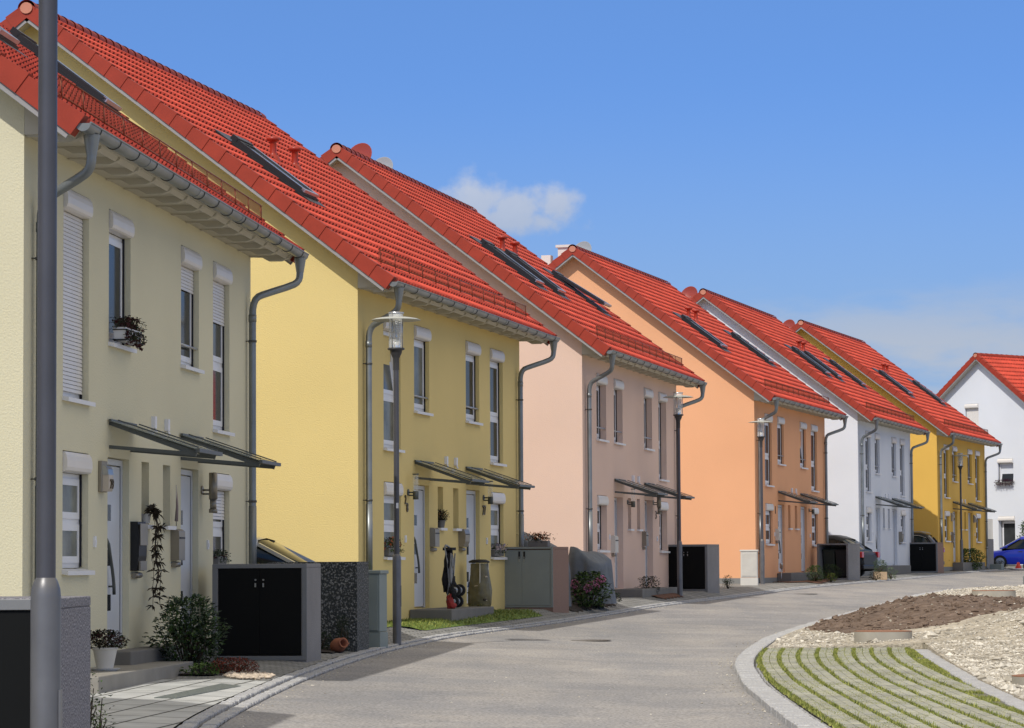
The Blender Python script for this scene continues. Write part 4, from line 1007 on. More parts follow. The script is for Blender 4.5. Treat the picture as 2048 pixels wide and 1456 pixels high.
binbox((21.15, 138.5), 26, 1.25, .95, 1.34, 'concrete', 'blackpanel', 'tall bin box with black doors by the ochre house, plants on top')
def wheelie(x, y, z, rot, m_, label):
    r = empty('wheeled_bin', (x, y, z), -radians(rot), label, 'wheeled bin', 'wheeled bins in the open bin box')
    b = MB(); w, d, h = .21, .24, .93
    b.hexa([(-w*.8, -d*.75, .04), (w*.8, -d*.75, .04), (w*.8, d*.8, .04), (-w*.8, d*.8, .04), (-w, -d, h), (w, -d, h), (w, d, h), (-w, d, h)]); b.box(-w-.015, w+.015, -d-.015, d+.015, h-.05, h)
    b.build('bin_body', M[m_], r, bevel=.015)
    b = MB(); b.hexa([(-w-.02, -d-.03, h+.004), (w+.02, -d-.03, h+.004), (w+.02, d+.02, h+.03), (-w-.02, d+.02, h+.03), (-w*.9, -d*.9, h+.04), (w*.9, -d*.9, h+.04), (w*.9, d*.95, h+.06), (-w*.9, d*.95, h+.06)]); b.build('bin_lid', M[m_], r, bevel=.01)
    b = MB(); b.tube([(-w*.8, d+.06, h), (w*.8, d+.06, h)], .015, 8); b.build('bin_handle', M['steel'], r)
    for sx in (-1, 1):
        b = MB(); b.tube([(sx*(w-.02), d*.7, .09), (sx*(w+.03), d*.7, .09)], .09, 14); b.build('bin_wheel', M['rubber'], r)
a = radians(30)
for (lx, ly, m_, lb) in ((-.78, .42, 'binplastic', 'dark green wheeled bin on the left inside the open bin box'), (-.34, .42, 'black', 'black wheeled bin on the right inside the open bin box')):
    wheelie(10.94+lx*cos(a)+ly*sin(a), 101.4-lx*sin(a)+ly*cos(a), yard(10.6, 101.5)+.05, 30, m_, lb)
# cabinets
def cabinet(x, y, rot, w, d, h, m_, label, ribs=0):
    r = empty('utility_cabinet', (x, y, yard(x, y)), -radians(rot), label, 'utility cabinet')
    b = MB(); b.box(-w, 0, 0, d, -.2, .22); b.build('cabinet_base', M[m_], r, bevel=.006)
    b = MB(); b.box(-w+.01, -.01, .01, d-.01, .225, h-.05); b.build('cabinet_body', M[m_], r, bevel=.008)
    b = MB(); b.box(-w-.012, .012, -.012, d+.012, h-.05, h); b.build('cabinet_roof', M[m_], r, bevel=.01)
    b = MB(); b.box(-w+.035, -.035, -.006, .008, .25, h-.075)
    if ribs:
        n = 12
        for i in range(n): xx = -w+.05+(w-.1)*(i+.2)/n; b.box(xx, xx+(w-.1)/n*.45, -.016, -.004, .28, h-.10)
    b.build('cabinet_door', M[m_], r, bevel=.002)
cabinet(-1.90, 44.3, 14, .24, .40, 1.10, 'cabgreen', 'slim grey green utility cabinet beside the yellow house')
cabinet(7.02, 89.2, 8, .50, .32, 1.02, 'cabwhite', 'ribbed white utility cabinet before the orange gable', 1)

# ------------------------------------------------------------------ plants
def bush(name, x, y, z, rx, ry, h, label, cat='shrub', n=700, L_=.06, W=.03, mats=('leafd', 'leafm'), mix=(.6, .4), stems=10, seed=1, flowers=None, parent=None, base=0.0, open_=.0, group=None):
    rnd = random.Random(seed); r = empty(name, (x, y, z), 0, label, cat, group)
    st = MB(); lf = [MB() for _ in mats]; tips = []
    for i in range(stems):
        t = rnd.random()*6.28; q = rnd.random()**.5; tp = Vector((rx*q*cos(t)*.85, ry*q*sin(t)*.85, h*(.55+.42*rnd.random())*(1-.25*q)))
        b = Vector((tp.x*.15, tp.y*.15, base)); mid = b.lerp(tp, .5)+Vector(((rnd.random()-.5)*.08, (rnd.random()-.5)*.08, .04))
        st.tube([b, mid, tp], [.010, .007, .003], 5); tips.append((b, mid, tp))
    st.build('stems', M['twig'], r)
    for i in range(n):
        k = 0; u = rnd.random(); acc = 0
        for j, p in enumerate(mix):
            acc += p
            if u < acc: k = j; break
        if rnd.random() < open_:
            b, mid, tp = tips[rnd.randrange(len(tips))]; f = .3+.75*rnd.random(); p = mid.lerp(tp, f) + Vector((rnd.gauss(0, .03), rnd.gauss(0, .03), rnd.gauss(0, .03)))
        else:
            t = rnd.random()*6.28; ph = rnd.random(); q = rnd.random()**.35
            lump = 1+.22*noise.noise(Vector((cos(t)*2+seed, sin(t)*2, ph*4)))*2
            zz = base+(h-base)*(.04+.96*ph); prof = sin(pi*min(1, .18+.72*ph))**.6
            p = Vector((rx*q*prof*lump*cos(t), ry*q*prof*lump*sin(t), zz*(.92+.12*lump)))
        d = Vector((p.x/rx+rnd.gauss(0, .5), p.y/ry+rnd.gauss(0, .5), .5+rnd.gauss(0, .5)))
        lf[k].leaf(p, d, L_*(.7+.6*rnd.random()), W*(.7+.6*rnd.random()))
    for k, m_ in enumerate(mats): lf[k].build('foliage', M[m_], r)
    if flowers:
        fm, fn, fr, zmin = flowers; fb = MB()
        for i in range(fn):
            t = rnd.random()*6.28; q = .55+.5*rnd.random(); ph = zmin+(1-zmin)*rnd.random(); pr = sin(pi*min(1, .18+.72*ph))**.6
            c = Vector((rx*q*pr*cos(t), ry*q*pr*sin(t), base+(h-base)*ph*1.02))
            for j in range(90 if fr > .05 else 6):
                d = Vector((rnd.gauss(0, 1), rnd.gauss(0, 1), rnd.gauss(0, 1))).normalized(); k_ = .35 if fr > .05 else .75
                fb.leaf(c+d*fr*.75, d+Vector((rnd.gauss(0, .8), rnd.gauss(0, .8), rnd.gauss(0, .8))), fr*k_, fr*k_*.9)
            if fr > .05: fb.build('flower_head', M[fm], r); fb = MB()
        if fb.v: fb.build('flowers', M[fm], r)
    return r
def gz_(x, y): return yard(x, y)
bush('shrub', -3.72, 35.6, gz_(-3.7, 35.6), .40, .45, .80, 'large loose leafy shrub standing before the cream house door', n=2600, L_=.065, W=.034, mats=('leafd', 'leafm', 'leafg'), mix=(.36, .30, .34), stems=36, seed=3, open_=.30)
bush('heather', -3.12, 34.75, gz_(-3.2, 34.7)+.0, .27, .26, .17, 'low cushion of rusty red heather by the pale pebbles', 'heather', n=1500, L_=.03, W=.012, mats=('heath', 'leafd'), mix=(.72, .28), stems=12, seed=4)
bush('ground_plant', -3.45, 34.45, gz_(-3.4, 34.4), .22, .2, .12, 'small bright green plant under the large leafy shrub', 'plant', n=160, L_=.05, W=.03, mats=('leafl', 'leafm'), mix=(.5, .5), stems=5, seed=5)
bush('shrub', -2.72, 19.6, gz_(-2.7, 19.6), .20, .3, .66, 'sparse small leafed shrub at the bottom left corner', n=620, L_=.028, W=.018, mats=('leafd', 'leafl', 'leafm'), mix=(.4, .3, .3), stems=34, seed=6, open_=.75)
mb = MB(); rnd = random.Random(4)
for i in range(260):
    t = rnd.random()*6.28; q = rnd.random()**.5; x = -2.93+.26*q*cos(t); y = 34.4+.75*q*sin(t); mb.stone((x, y, yard(x, y)+.02), .018+.02*rnd.random(), rnd)
tag(mb.build('pebbles', M['pebble']), 'patch of pale pebbles between the heather and the kerb', 'pebbles', kind='stuff')
def pot(mb, c, r0, r1, h, n=22, mi=0):
    mb.lathe([(r0, 0), (r0+.2*(r1-r0), h*.15), (r1*.95, h*.85), (r1, h*.9), (r1*1.05, h*.92), (r1*1.05, h), (r1*.9, h), (r1*.88, h*.85), (.001, h*.84)], c, n, mi)
def potted(x, y, z, r0, r1, h, potm, bx, by, bh, label, n, mats, mix, seed, flowers=None, saucer=False, L_=.04, W=.03, cat='potted plant'):
    r = bush('potted_plant', x, y, z, bx, by, h+bh, label, cat, n=n, L_=L_, W=W, mats=mats, mix=mix, stems=8, seed=seed, flowers=flowers, base=h*.85)
    m = MB(); pot(m, (0, 0, 0), r0, r1, h)
    if saucer: m.lathe([(r1*.9, 0), (r1*1.25, .03), (r1*1.2, .03), (.001, .01)], (0, 0, -.005), 22)
    m.build('pot', M[potm], r); return r
pp = HL(1, .40, 1.85, .167)
potted(pp.x, pp.y, pp.z, .08, .13, .24, 'potwhite', .22, .2, .15, 'white pot of dark red flowers beside the first door', 600, ('vine', 'leafd'), (.6, .4), 8, flowers=('flred', 60, .03, .4), saucer=True)
# window boxes
def flowerbox(k, u0, u1, X, z, h, d, boxm, label, mats, mix, n, fl, seed, bh=.16, cage=False, L_=.035, drop=.05, rz=None):
    p = HL(k, X, (u0+u1)/2, z); a = HP[k][3]
    r = empty('flower_box', p, -radians(a) if rz is None else rz, label, 'flower box')
    w = (u1-u0)/2; m = MB(); m.hexa([(-d*.4, -w*.94, 0), (d*.4, -w*.94, 0), (d*.4, w*.94, 0), (-d*.4, w*.94, 0), (-d*.5, -w, h), (d*.5, -w, h), (d*.5, w, h), (-d*.5, w, h)]); m.build('planter', M[boxm], r, bevel=.006)
    if cage:
        m = MB()
        for zz in (.01, h*.8): m.tube([(-d*.45, -w*1.04, zz), (d*.6, -w*1.04, zz), (d*.6, w*1.04, zz), (-d*.45, w*1.04, zz)], .006, 5)
        for i in range(6): yy = -w+2*w*i/5; m.tube([(d*.6, yy, h*.8), (d*.55, yy, .0), (-d*.4, yy, 0)], .006, 5)
        m.build('wire_cage', M['wire'], r)
    rnd = random.Random(seed); lf = [MB() for _ in mats]; fb = MB()
    for i in range(n):
        u = (rnd.random()*2-1); q = Vector((rnd.gauss(0, d*.42), u*w*1.08, h*.8+bh*(rnd.random()**.8)*(1-.45*u*u)))
        if rnd.random() < .2: q.z = h*.8-drop*rnd.random(); q.x = d*.5+abs(rnd.gauss(0, .03))
        kx = 0 if rnd.random() < mix[0] else 1
        lf[kx].leaf(q, (rnd.gauss(.2, .7), rnd.gauss(0, .7), .4+rnd.gauss(0, .5)), L_*(.7+.6*rnd.random()), L_*.7)
    for i in range(fl[1]):
        u = (rnd.random()*2-1); c = Vector((rnd.gauss(d*.25, d*.35), u*w*1.1, h*.8+bh*(.1+.95*rnd.random())*(1-.4*u*u)))
        if fl[2] and rnd.random() < .4: c.z = h*.7-drop*rnd.random()*1.2; c.x = d*.6
        for j in range(6):
            dd = Vector((rnd.gauss(0, 1), rnd.gauss(0, 1), rnd.gauss(0, 1))).normalized(); fb.leaf(c, dd, .03, .028)
    for j, m_ in enumerate(mats): lf[j].build('foliage', M[m_], r)
    fb.build('flowers', M[fl[0]], r); return r
flowerbox(1, 3.80, 4.66, .10, 3.74, .15, .15, 'pvc', 'white window box in a wire cage with dark geraniums, cream house upstairs', ('leafd', 'vine'), (.6, .4), 700, ('flred', 110, True), 2, .17, cage=True, drop=.12)
flowerbox(1, 9.9, 10.5, -.02, 1.225, .13, .13, 'potgrey', 'grey flower trough on the ground floor sill behind the bin box', ('leafd', 'leafg'), (.7, .3), 260, ('flred', 6, False), 3, .12)
flowerbox(2, 1.70, 2.45, .0, 1.225, .13, .14, 'potgrey', 'window box with orange flowers on the first ground floor sill of the yellow house', ('leafd', 'leafm'), (.6, .4), 420, ('florange', 26, False), 4, .2)
flowerbox(2, 9.80, 10.65, .0, 1.225, .12, .14, 'potgrey', 'window box with white and pink flowers above the grey metal doors', ('leafd', 'leafm'), (.7, .3), 260, ('flwhite', 60, False), 5, .15)
p = HL(2, .0, 5.66, 1.725); potted(p.x, p.y, p.z, .06, .085, .13, 'potgrey', .14, .14, .16, 'small grey pot with orange flowers on the narrow window sill', 320, ('leafd', 'vine'), (.5, .5), 12, flowers=('florange', 16, .02, .4))
flowerbox(7, 0, 1, 0, 0, .14, .16, 'potgrey', 'window box of purple petunias under the tilted window of the gable', ('leafd', 'vine'), (.5, .5), 120, ('flpurple', 200, True), 6, .16, drop=.14)
o = [x for x in COL.objects if x.name.startswith('flower_box') and x.parent is None][-1]; o.location = HL(7, -4.07, -.10, 3.97); o.rotation_euler = (0, 0, -radians(48)-pi/2)
# trailing vine at the mailbox
def vine():
    b = HL(1, .06, 5.62, 1.74); r = empty('trailing_plant', b, -radians(HP[1][3]), 'dark trailing plant hanging from the narrow sill beside the black mailbox', 'hanging plant')
    rnd = random.Random(9); s = MB(); l = MB(); p = MB()
    pot(p, (-.05, 0, .0), .045, .06, .11); p.build('pot', M['potwhite'], r)
    for i in range(7):
        y = rnd.gauss(0, .13); L2 = [.92, .85, .7, .5, .8, .36, .62][i]; pts = [Vector((-.03, y*.3, .13)), Vector((.05, y*.7, .12)), Vector((.09, y, -.05))]
        z = -.05
        while z > -L2: z -= .1; pts.append(Vector((.07+rnd.gauss(0, .012), y+rnd.gauss(0, .03), z)))
        s.tube(pts, .004, 4)
        for q in pts[1:]:
            if rnd.random() < .45 and -.75 < q.z < -.1: continue
            for j in range(5): l.leaf(q, (rnd.gauss(.3, .8), rnd.gauss(0, .9), rnd.gauss(-.2, .6)), .06+.05*rnd.random(), .026)
    for j in range(60): l.leaf(Vector((.02, rnd.gauss(0, .05), .12+rnd.random()*.05)), (rnd.gauss(.3, .7), rnd.gauss(0, .8), rnd.gauss(.2, .5)), .10, .026)
    s.build('stems', M['twig'], r); l.build('foliage', M['vine'], r)
vine()
# flag stick on the second mailbox
b = HL(1, .06, 7.12, 1.70); r = empty('flag_stick', b, 0, 'furled flag on a thin stick above the steel mailbox', 'flag'); m = MB(); m.tube([(0, 0, 0), (0, 0, .52)], .006, 6); m.build('stick', M['steel'], r); m = MB(); m.tube([(0, 0, .08), (.01, 0, .25), (0, .01, .50)], [.022, .016, .006], 8); m.build('flag', M['flag'], r)
# terracotta jug lying on its side, conifers behind
r = empty('terracotta_jug', (-2.36, 42.0, yard(-2.4, 42.0)+.10), radians(35), 'terracotta jug lying on its side by the pebble concrete bin box', 'jug')
m = MB(); m.lathe([(.001, -.16), (.06, -.155), (.105, -.10), (.12, -.02), (.105, .06), (.07, .10), (.062, .12), (.082, .15), (.086, .155), (.06, .15), (.05, .10), (.04, .02), (.001, 0)], (0, 0, 0), 24)
T = Matrix.Scale(.85, 3) @ Matrix.Rotation(radians(75), 3, 'X'); m.v = [tuple(T @ Vector(p)) for p in m.v]; m.build('jug_body', M['terra'], r)
m = MB(); m.tube([T @ Vector((.09, 0, .10)), T @ Vector((.13, 0, .09)), T @ Vector((.13, 0, .03)), T @ Vector((.105, 0, 0))], .012, 8); m.build('jug_handle', M['terra'], r)
bush('conifer', -2.33, 42.35, gz_(-2.4, 42.3), .09, .09, .46, 'small dark upright conifer behind the terracotta jug', 'conifer', n=500, L_=.035, W=.01, mats=('leafd',), mix=(1,), stems=6, seed=15)
bush('shrub', -2.62, 42.15, gz_(-2.6, 42.2), .16, .12, .24, 'low dark evergreen left of the terracotta jug', n=500, L_=.03, W=.012, mats=('leafd', 'leafm'), mix=(.85, .15), stems=6, seed=16)
# items around the grey box of the yellow house
def onbin(fr, rot, lx, ly, h): a = radians(rot); x = fr[0]+lx*cos(a)+ly*sin(a); y = fr[1]-lx*sin(a)+ly*cos(a); return Vector((x, y, yard(fr[0]-.3, fr[1]+.1)+h))
p = onbin((.77, 60.0), 17, -.38, .35, 1.2)
r = empty('flower_trough', p, -radians(17), 'grey trough of orange and dark flowers on top of the grey bin box', 'flower trough')
m = MB(); m.box(-.20, .20, -.09, .09, 0, .12); m.build('planter', M['potgrey'], r, bevel=.01)
rnd = random.Random(31); l1 = MB(); l2_ = MB()
for i in range(420): l1.leaf((rnd.gauss(0, .11), rnd.gauss(0, .07), .11+.14*rnd.random()), (rnd.gauss(0, .7), rnd.gauss(-.2, .7), rnd.gauss(.4, .5)), .04, .026)
for i in range(160): l2_.leaf((rnd.gauss(0, .12), rnd.gauss(-.04, .07), .14+.14*rnd.random()), (rnd.gauss(0, 1), rnd.gauss(-.3, 1), rnd.gauss(.2, 1)), .03, .028)
l1.build('foliage', M['leafd'], r); l2_.build('flowers', M['florange'], r)
def tarp(x, y, z, rx, ry, h, label, seed, rot=0, name='covered_furniture'):
    mb = MB(); n, m_ = 14, 28; vs = []
    for i in range(n+1):
        f = i/n
        for k in range(m_):
            t = 2*pi*k/m_; c, s_ = cos(t), sin(t); sq = (abs(c)**3+abs(s_)**3)**(-1/3.)
            if f < .35: rr = .86*f/.35; zz = h*(1-.06*(f/.35)**2)
            else: g_ = (f-.35)/.65; rr = .86+.14*g_; zz = h*.94*(1-g_)
            fold = 1+.07*sin(t*7+seed)*max(0, (f-.3))+.16*noise.noise(Vector((c*2+seed, s_*2, f*3)))
            zz *= (1-.22*c*rr)*(1+.16*noise.noise(Vector((c*rr*1.1+seed, s_*rr*1.1, 1.2))))
            vs.append((rx*rr*sq*c*fold, ry*rr*sq*s_*fold, zz))
    mb.add(vs, [(i*m_+k, (i+1)*m_+k, (i+1)*m_+(k+1) % m_, i*m_+(k+1) % m_) for i in range(n) for k in range(m_)], 0, True)
    o = mb.build(name, M['tarp'], loc=(x, y, z), rot=rot); return tag(o, label, 'covered item')
tarp(1.60, 64.6, yard(1.2, 64.6), .42, .75, 1.08, 'bulky garden item under a grey cover behind the hydrangea', 3, -.3)
tarp(.55, 62.2, yard(.4, 62.2), .55, .7, 1.30, 'second covered item showing dark grey just over the grey bin box', 5, -.3)
bush('hydrangea', 1.55, 63.2, gz_(1.4, 63.2), .40, .45, .68, 'hydrangea with pink flower heads at the kerb by the brown side', 'hydrangea', n=1100, L_=.085, W=.055, mats=('leafm', 'leafd', 'leafl'), mix=(.5, .4, .1), stems=14, seed=21, flowers=('flpink', 9, .095, .35))
bush('shrub', 2.05, 66.0, gz_(1.9, 66.0), .25, .4, .22, 'low dark groundcover plant right of the hydrangea', n=350, L_=.05, W=.02, mats=('leafd', 'leafm'), mix=(.8, .2), stems=8, seed=22)
# folded pushchair on the step of the yellow house
def stroller():
    p = HL(2, .42, 4.55, .317); r = empty('folded_pushchair', p, -radians(HP[2][3])-radians(8), 'folded black and silver pushchair standing on the entrance step', 'pushchair')
    m = MB()
    for sy in (-.10, .12):
        m.tube([(-.05, sy, 1.05), (.0, sy, .8), (.02, sy*.8, .45), (.10, sy, .10)], .014, 8)
        m.tube([(.06, sy*.9, .95), (.03, sy*.8, .5), (-.02, sy, .12)], .013, 8)
    m.tube([(-.05, -.10, 1.05), (-.07, .0, 1.09), (-.05, .12, 1.05)], .018, 8); m.build('frame', M['clothg'], r)
    m = MB(); m.blob((-.01, .0, .82), (.07, .11, .22), seed=2, amp=.3); m.blob((-.06, .02, .50), (.07, .11, .24), seed=5, amp=.35); m.blob((.04, .02, .40), (.06, .11, .20), seed=9, amp=.4); m.box(-.09, .08, -.10, .10, 1.00, 1.05); m.build('seat_cloth', M['cloth'], r)
    m = MB(); m.blob((.07, -.12, .62), (.03, .02, .20), seed=4, amp=.2); m.blob((.10, -.12, .80), (.02, .02, .12), seed=5, amp=.2); m.build('silver_cover', M['clothg'], r)
    for (wx, wz) in ((.14, .31), (.10, .115)):
        for sy in (-.11, .11):
            w_ = MB(); w_.tube([(wx, sy-.025, wz), (wx, sy+.025, wz)], .105, 22); wo = w_.build('wheel', M['rubber'], r)
            q = MB(); q.lathe([(.062, 0), (.055, .006), (.001, .008)], (0, 0, 0), 16)
            for sg in (-1, 1):
                rr_ = MB(); rr_.v = [(wx+v[0], sy+sg*(.026+v[2]), wz+v[1]) for v in q.v]; rr_.f = [f if sg < 0 else f[::-1] for f in q.f]; rr_.m = q.m; rr_.sm = q.sm
                for j in range(6):
                    t = j*pi/3; rr_.tube([(wx, sy+sg*.036, wz), (wx+.058*cos(t), sy+sg*.030, wz+.058*sin(t))], .006, 5)
                rr_.build('rim', M['rim'], wo)
    p = HL(2, .55, 4.0, .317); r2 = empty('red_bundle', p, 0, 'small red and dark bundle left of the folded pushchair', 'bundle'); m = MB(); m.blob((0, 0, .12), (.05, .07, .13), seed=3, amp=.5); m.blob((.04, -.03, .05), (.06, .05, .06), seed=13, amp=.4); m.build('red_cloth', M['clothr'], r2); m = MB(); m.blob((.04, .0, .27), (.05, .06, .10), seed=8, amp=.5); m.build('dark_cloth', M['cloth'], r2)
stroller()
def sackstand(x, y, z, h, w, label, m_, bits=True, lid='black'):
    r = empty('rubbish_sack', (x, y, z), -.2, label, 'rubbish sack', 'rubbish sacks on stands')
    m = MB(); m.lathe([(w*.82, h-.03), (w*.95, h-.03), (w*.97, h), (w*.6, h+.03), (.001, h+.035)], (0, 0, 0), 20); m.build('sack_lid', M[lid], r)
    m = MB(); m.tube([(w*.25, -w*.95, 0), (w*.25, -w*.9, h-.03)], .012, 6); m.tube([(-w*.8, w*.6, 0), (-w*.7, w*.6, h-.03)], .012, 6); m.tube([(w*.8, w*.6, 0), (w*.7, w*.6, h-.03)], .012, 6); m.build('sack_stand', M['steel'], r)
    m = MB(); n = 24; prof = [(.001, .02), (w*.75, .03), (w*1.05, .18*h), (w*1.0, .45*h), (w*.88, .75*h), (w*.80, h-.04)]; vs = []
    for i, (a_, zz) in enumerate(prof):
        for k in range(n):
            t = 2*pi*k/n; q = 1+.26*noise.noise(Vector((cos(t)*2, sin(t)*2, zz*5))) ; vs.append((a_*q*cos(t), a_*q*sin(t), zz))
    m.add(vs, [(i*n+k, i*n+(k+1) % n, (i+1)*n+(k+1) % n, (i+1)*n+k) for i in range(len(prof)-1) for k in range(n)], 0, True); m.build('sack', M[m_], r)
    if bits:
        rnd = random.Random(3)
        for nm, mm, k in (('blue_rubbish', 'bluebits', 12), ('pale_rubbish', 'pebble', 14), ('dark_rubbish', 'soil', 12)):
            b = MB()
            for i in range(k):
                t = rnd.random()*6.28; q = w*.8*rnd.random()**.5; b.stone((q*cos(t), q*sin(t), .1+.65*h*rnd.random()), .04+.05*rnd.random(), rnd)
            b.build(nm, M[mm], r)
sackstand(-.62, 56.6, yard(-.7, 56.6), .96, .20, 'yellow rubbish sack full of packaging on a stand with black lid', 'sack')
sackstand(2.95, 75.6, yard(2.9, 75.6), .88, .17, 'grey empty rubbish sack on a stand before the pink house', 'sackgrey', False, 'potgrey')
bush('shrub', 3.20, 73.3, gz_(3.1, 73.3), .26, .3, .42, 'dark rounded shrub by the step of the pink house', n=700, L_=.05, W=.025, mats=('leafd', 'vine'), mix=(.8, .2), stems=10, seed=33)
bush('shrub', 5.70, 82.5, gz_(5.6, 82.5), .15, .15, .33, 'small upright dark shrub alone on the pavement by the orange gable', n=300, L_=.04, W=.022, mats=('leafd', 'leafm'), mix=(.7, .3), stems=12, seed=34, open_=.4)
bush('shrub', 9.35, 96.3, gz_(9.3, 96.3), .27, .27, .47, 'round mid green shrub in the bark mulch by the orange house', n=1100, L_=.05, W=.02, mats=('leafm', 'leafd', 'leafl'), mix=(.5, .3, .2), stems=12, seed=35)
bush('shrub', 9.98, 97.6, gz_(9.9, 97.6), .16, .2, .26, 'small yellow green plant between the two shrubs in bark mulch', 'plant', n=240, L_=.05, W=.025, mats=('leafy', 'leafm'), mix=(.4, .6), stems=8, seed=36)
bush('shrub', 10.25, 100.3, gz_(10.2, 100.3), .33, .3, .48, 'darker shrub standing before the open bin box', n=700, L_=.05, W=.02, mats=('leafd', 'leafm'), mix=(.6, .4), stems=10, seed=37)
m = MB(); m.tube([(0, 0, -.1), (0, 0, .42)], .012, 6); m.lathe([(.03, .42), (.05, .44), (.05, .55), (.06, .57), (.001, .60)], (0, 0, 0), 12)
tag(m.build('garden_light', M['steel'], loc=(8.25, 95.6, yard(8.2, 95.6))), 'short steel garden light at the corner of the bark mulch', 'garden light')
# planter before the white house
r = bush('planter', 12.35, 104.6, gz_(12.3, 104.6), .22, .2, .62, 'wooden planter box with lavender before the white house', 'planter', n=420, L_=.07, W=.012, mats=('leafg', 'leafm'), mix=(.7, .3), stems=14, seed=38, base=.24)
m = MB(); m.box(-.22, .22, -.16, .16, 0, .27); m.build('planter_box', M['wood'], r, bevel=.01)
bush('shrub', 12.85, 105.6, gz_(12.8, 105.6), .2, .2, .38, 'pale green round plant right of the wooden planter', 'plant', n=300, L_=.05, W=.02, mats=('leafg', 'leafl'), mix=(.7, .3), stems=8, seed=39)
bush('shrub', 12.05, 103.4, gz_(12.0, 103.4), .24, .2, .26, 'low dark plant at the rear wheel of the dark car', n=300, L_=.05, W=.02, mats=('leafd', 'vine'), mix=(.8, .2), stems=8, seed=40)
# ochre house plants
bush('shrub', 19.35, 132.0, gz_(19.3, 132), .62, .5, .86, 'bright glossy shrub before the tall bin box', n=1800, L_=.10, W=.045, mats=('leafm', 'leafl', 'leafd'), mix=(.45, .3, .25), stems=16, seed=41)
bush('shrub', 17.75, 128.9, gz_(17.7, 128.9), .3, .4, .95, 'narrow dark shrub left of the last lamp post', n=500, L_=.08, W=.04, mats=('leafd', 'leafm'), mix=(.8, .2), stems=12, seed=42, open_=.4)
q = onbin((21.15, 138.5), 26, -.55, .4, 1.34)
r = bush('potted_plant', q.x, q.y, yard(20.85, 138.6)+1.34, .42, .3, .52, 'dark bushy plants in a trough on the tall bin box', 'potted plant', n=600, L_=.09, W=.03, mats=('leafd', 'vine'), mix=(.7, .3), stems=16, seed=43, base=.14, open_=.3)
m = MB(); m.box(-.42, .42, -.15, .15, 0, .18); m.build('planter_box', M['potgrey'], r)
bush('shrub', 21.9, 140.6, gz_(21.9, 140.6), .5, .4, .34, 'low dark shrub between the tall bin box and the blue car', n=400, L_=.08, W=.03, mats=('leafd', 'vine'), mix=(.8, .2), stems=8, seed=44)
m = MB(); m.box(-.3, .3, -.2, .2, -.1, .24); tag(m.build('stone_block', M['cabgreen'], loc=(21.6, 138.9, yard(21.6, 138.9)), rot=-.45, bevel=.02), 'low grey stone block right of the tall bin box', 'stone block')
def youngtree():
    r = empty('young_tree', (23.9, 145.5, gk(145)), 0, 'slender young tree standing by the white gable behind the blue car', 'tree')
    m = MB(); m.tube([(0, 0, 0), (.02, 0, 1.0), (0, .02, 2.2)], [.03, .02, .006], 6)
    rnd = random.Random(7); l = MB()
    for i in range(30):
        z = .6+1.6*i/30; t = i*2.4; ln = .42*(1-i/34); e = (cos(t)*ln, sin(t)*ln, z+.25*ln); m.tube([(0, 0, z), e], [.008, .003], 4)
        for j in range(12): f = .2+.9*rnd.random(); l.leaf((e[0]*f+rnd.gauss(0, .04), e[1]*f+rnd.gauss(0, .04), z+(e[2]-z)*f+rnd.gauss(0, .05)), (rnd.gauss(0, 1), rnd.gauss(0, 1), rnd.gauss(0, .6)), .11, .05)
    m.build('trunk', M['twig'], r); l.build('crown', M['leafm'], r)
youngtree()
# cone
r = empty('traffic_cone', (24.05, 147.0, gk(147)), 0, 'red and white traffic cone under the blue car door', 'traffic cone')
r.location = (22.78, 140.1, yard(22.8, 140.1))
m = MB(); m.box(-.2, .2, -.2, .2, 0, .03); m.build('cone_base', M['pvc'], r); m = MB(); m.lathe([(.15, .03), (.12, .12), (.05, .30), (.001, .31)], (0, 0, 0), 16); m.build('cone_body', M['cone'], r)

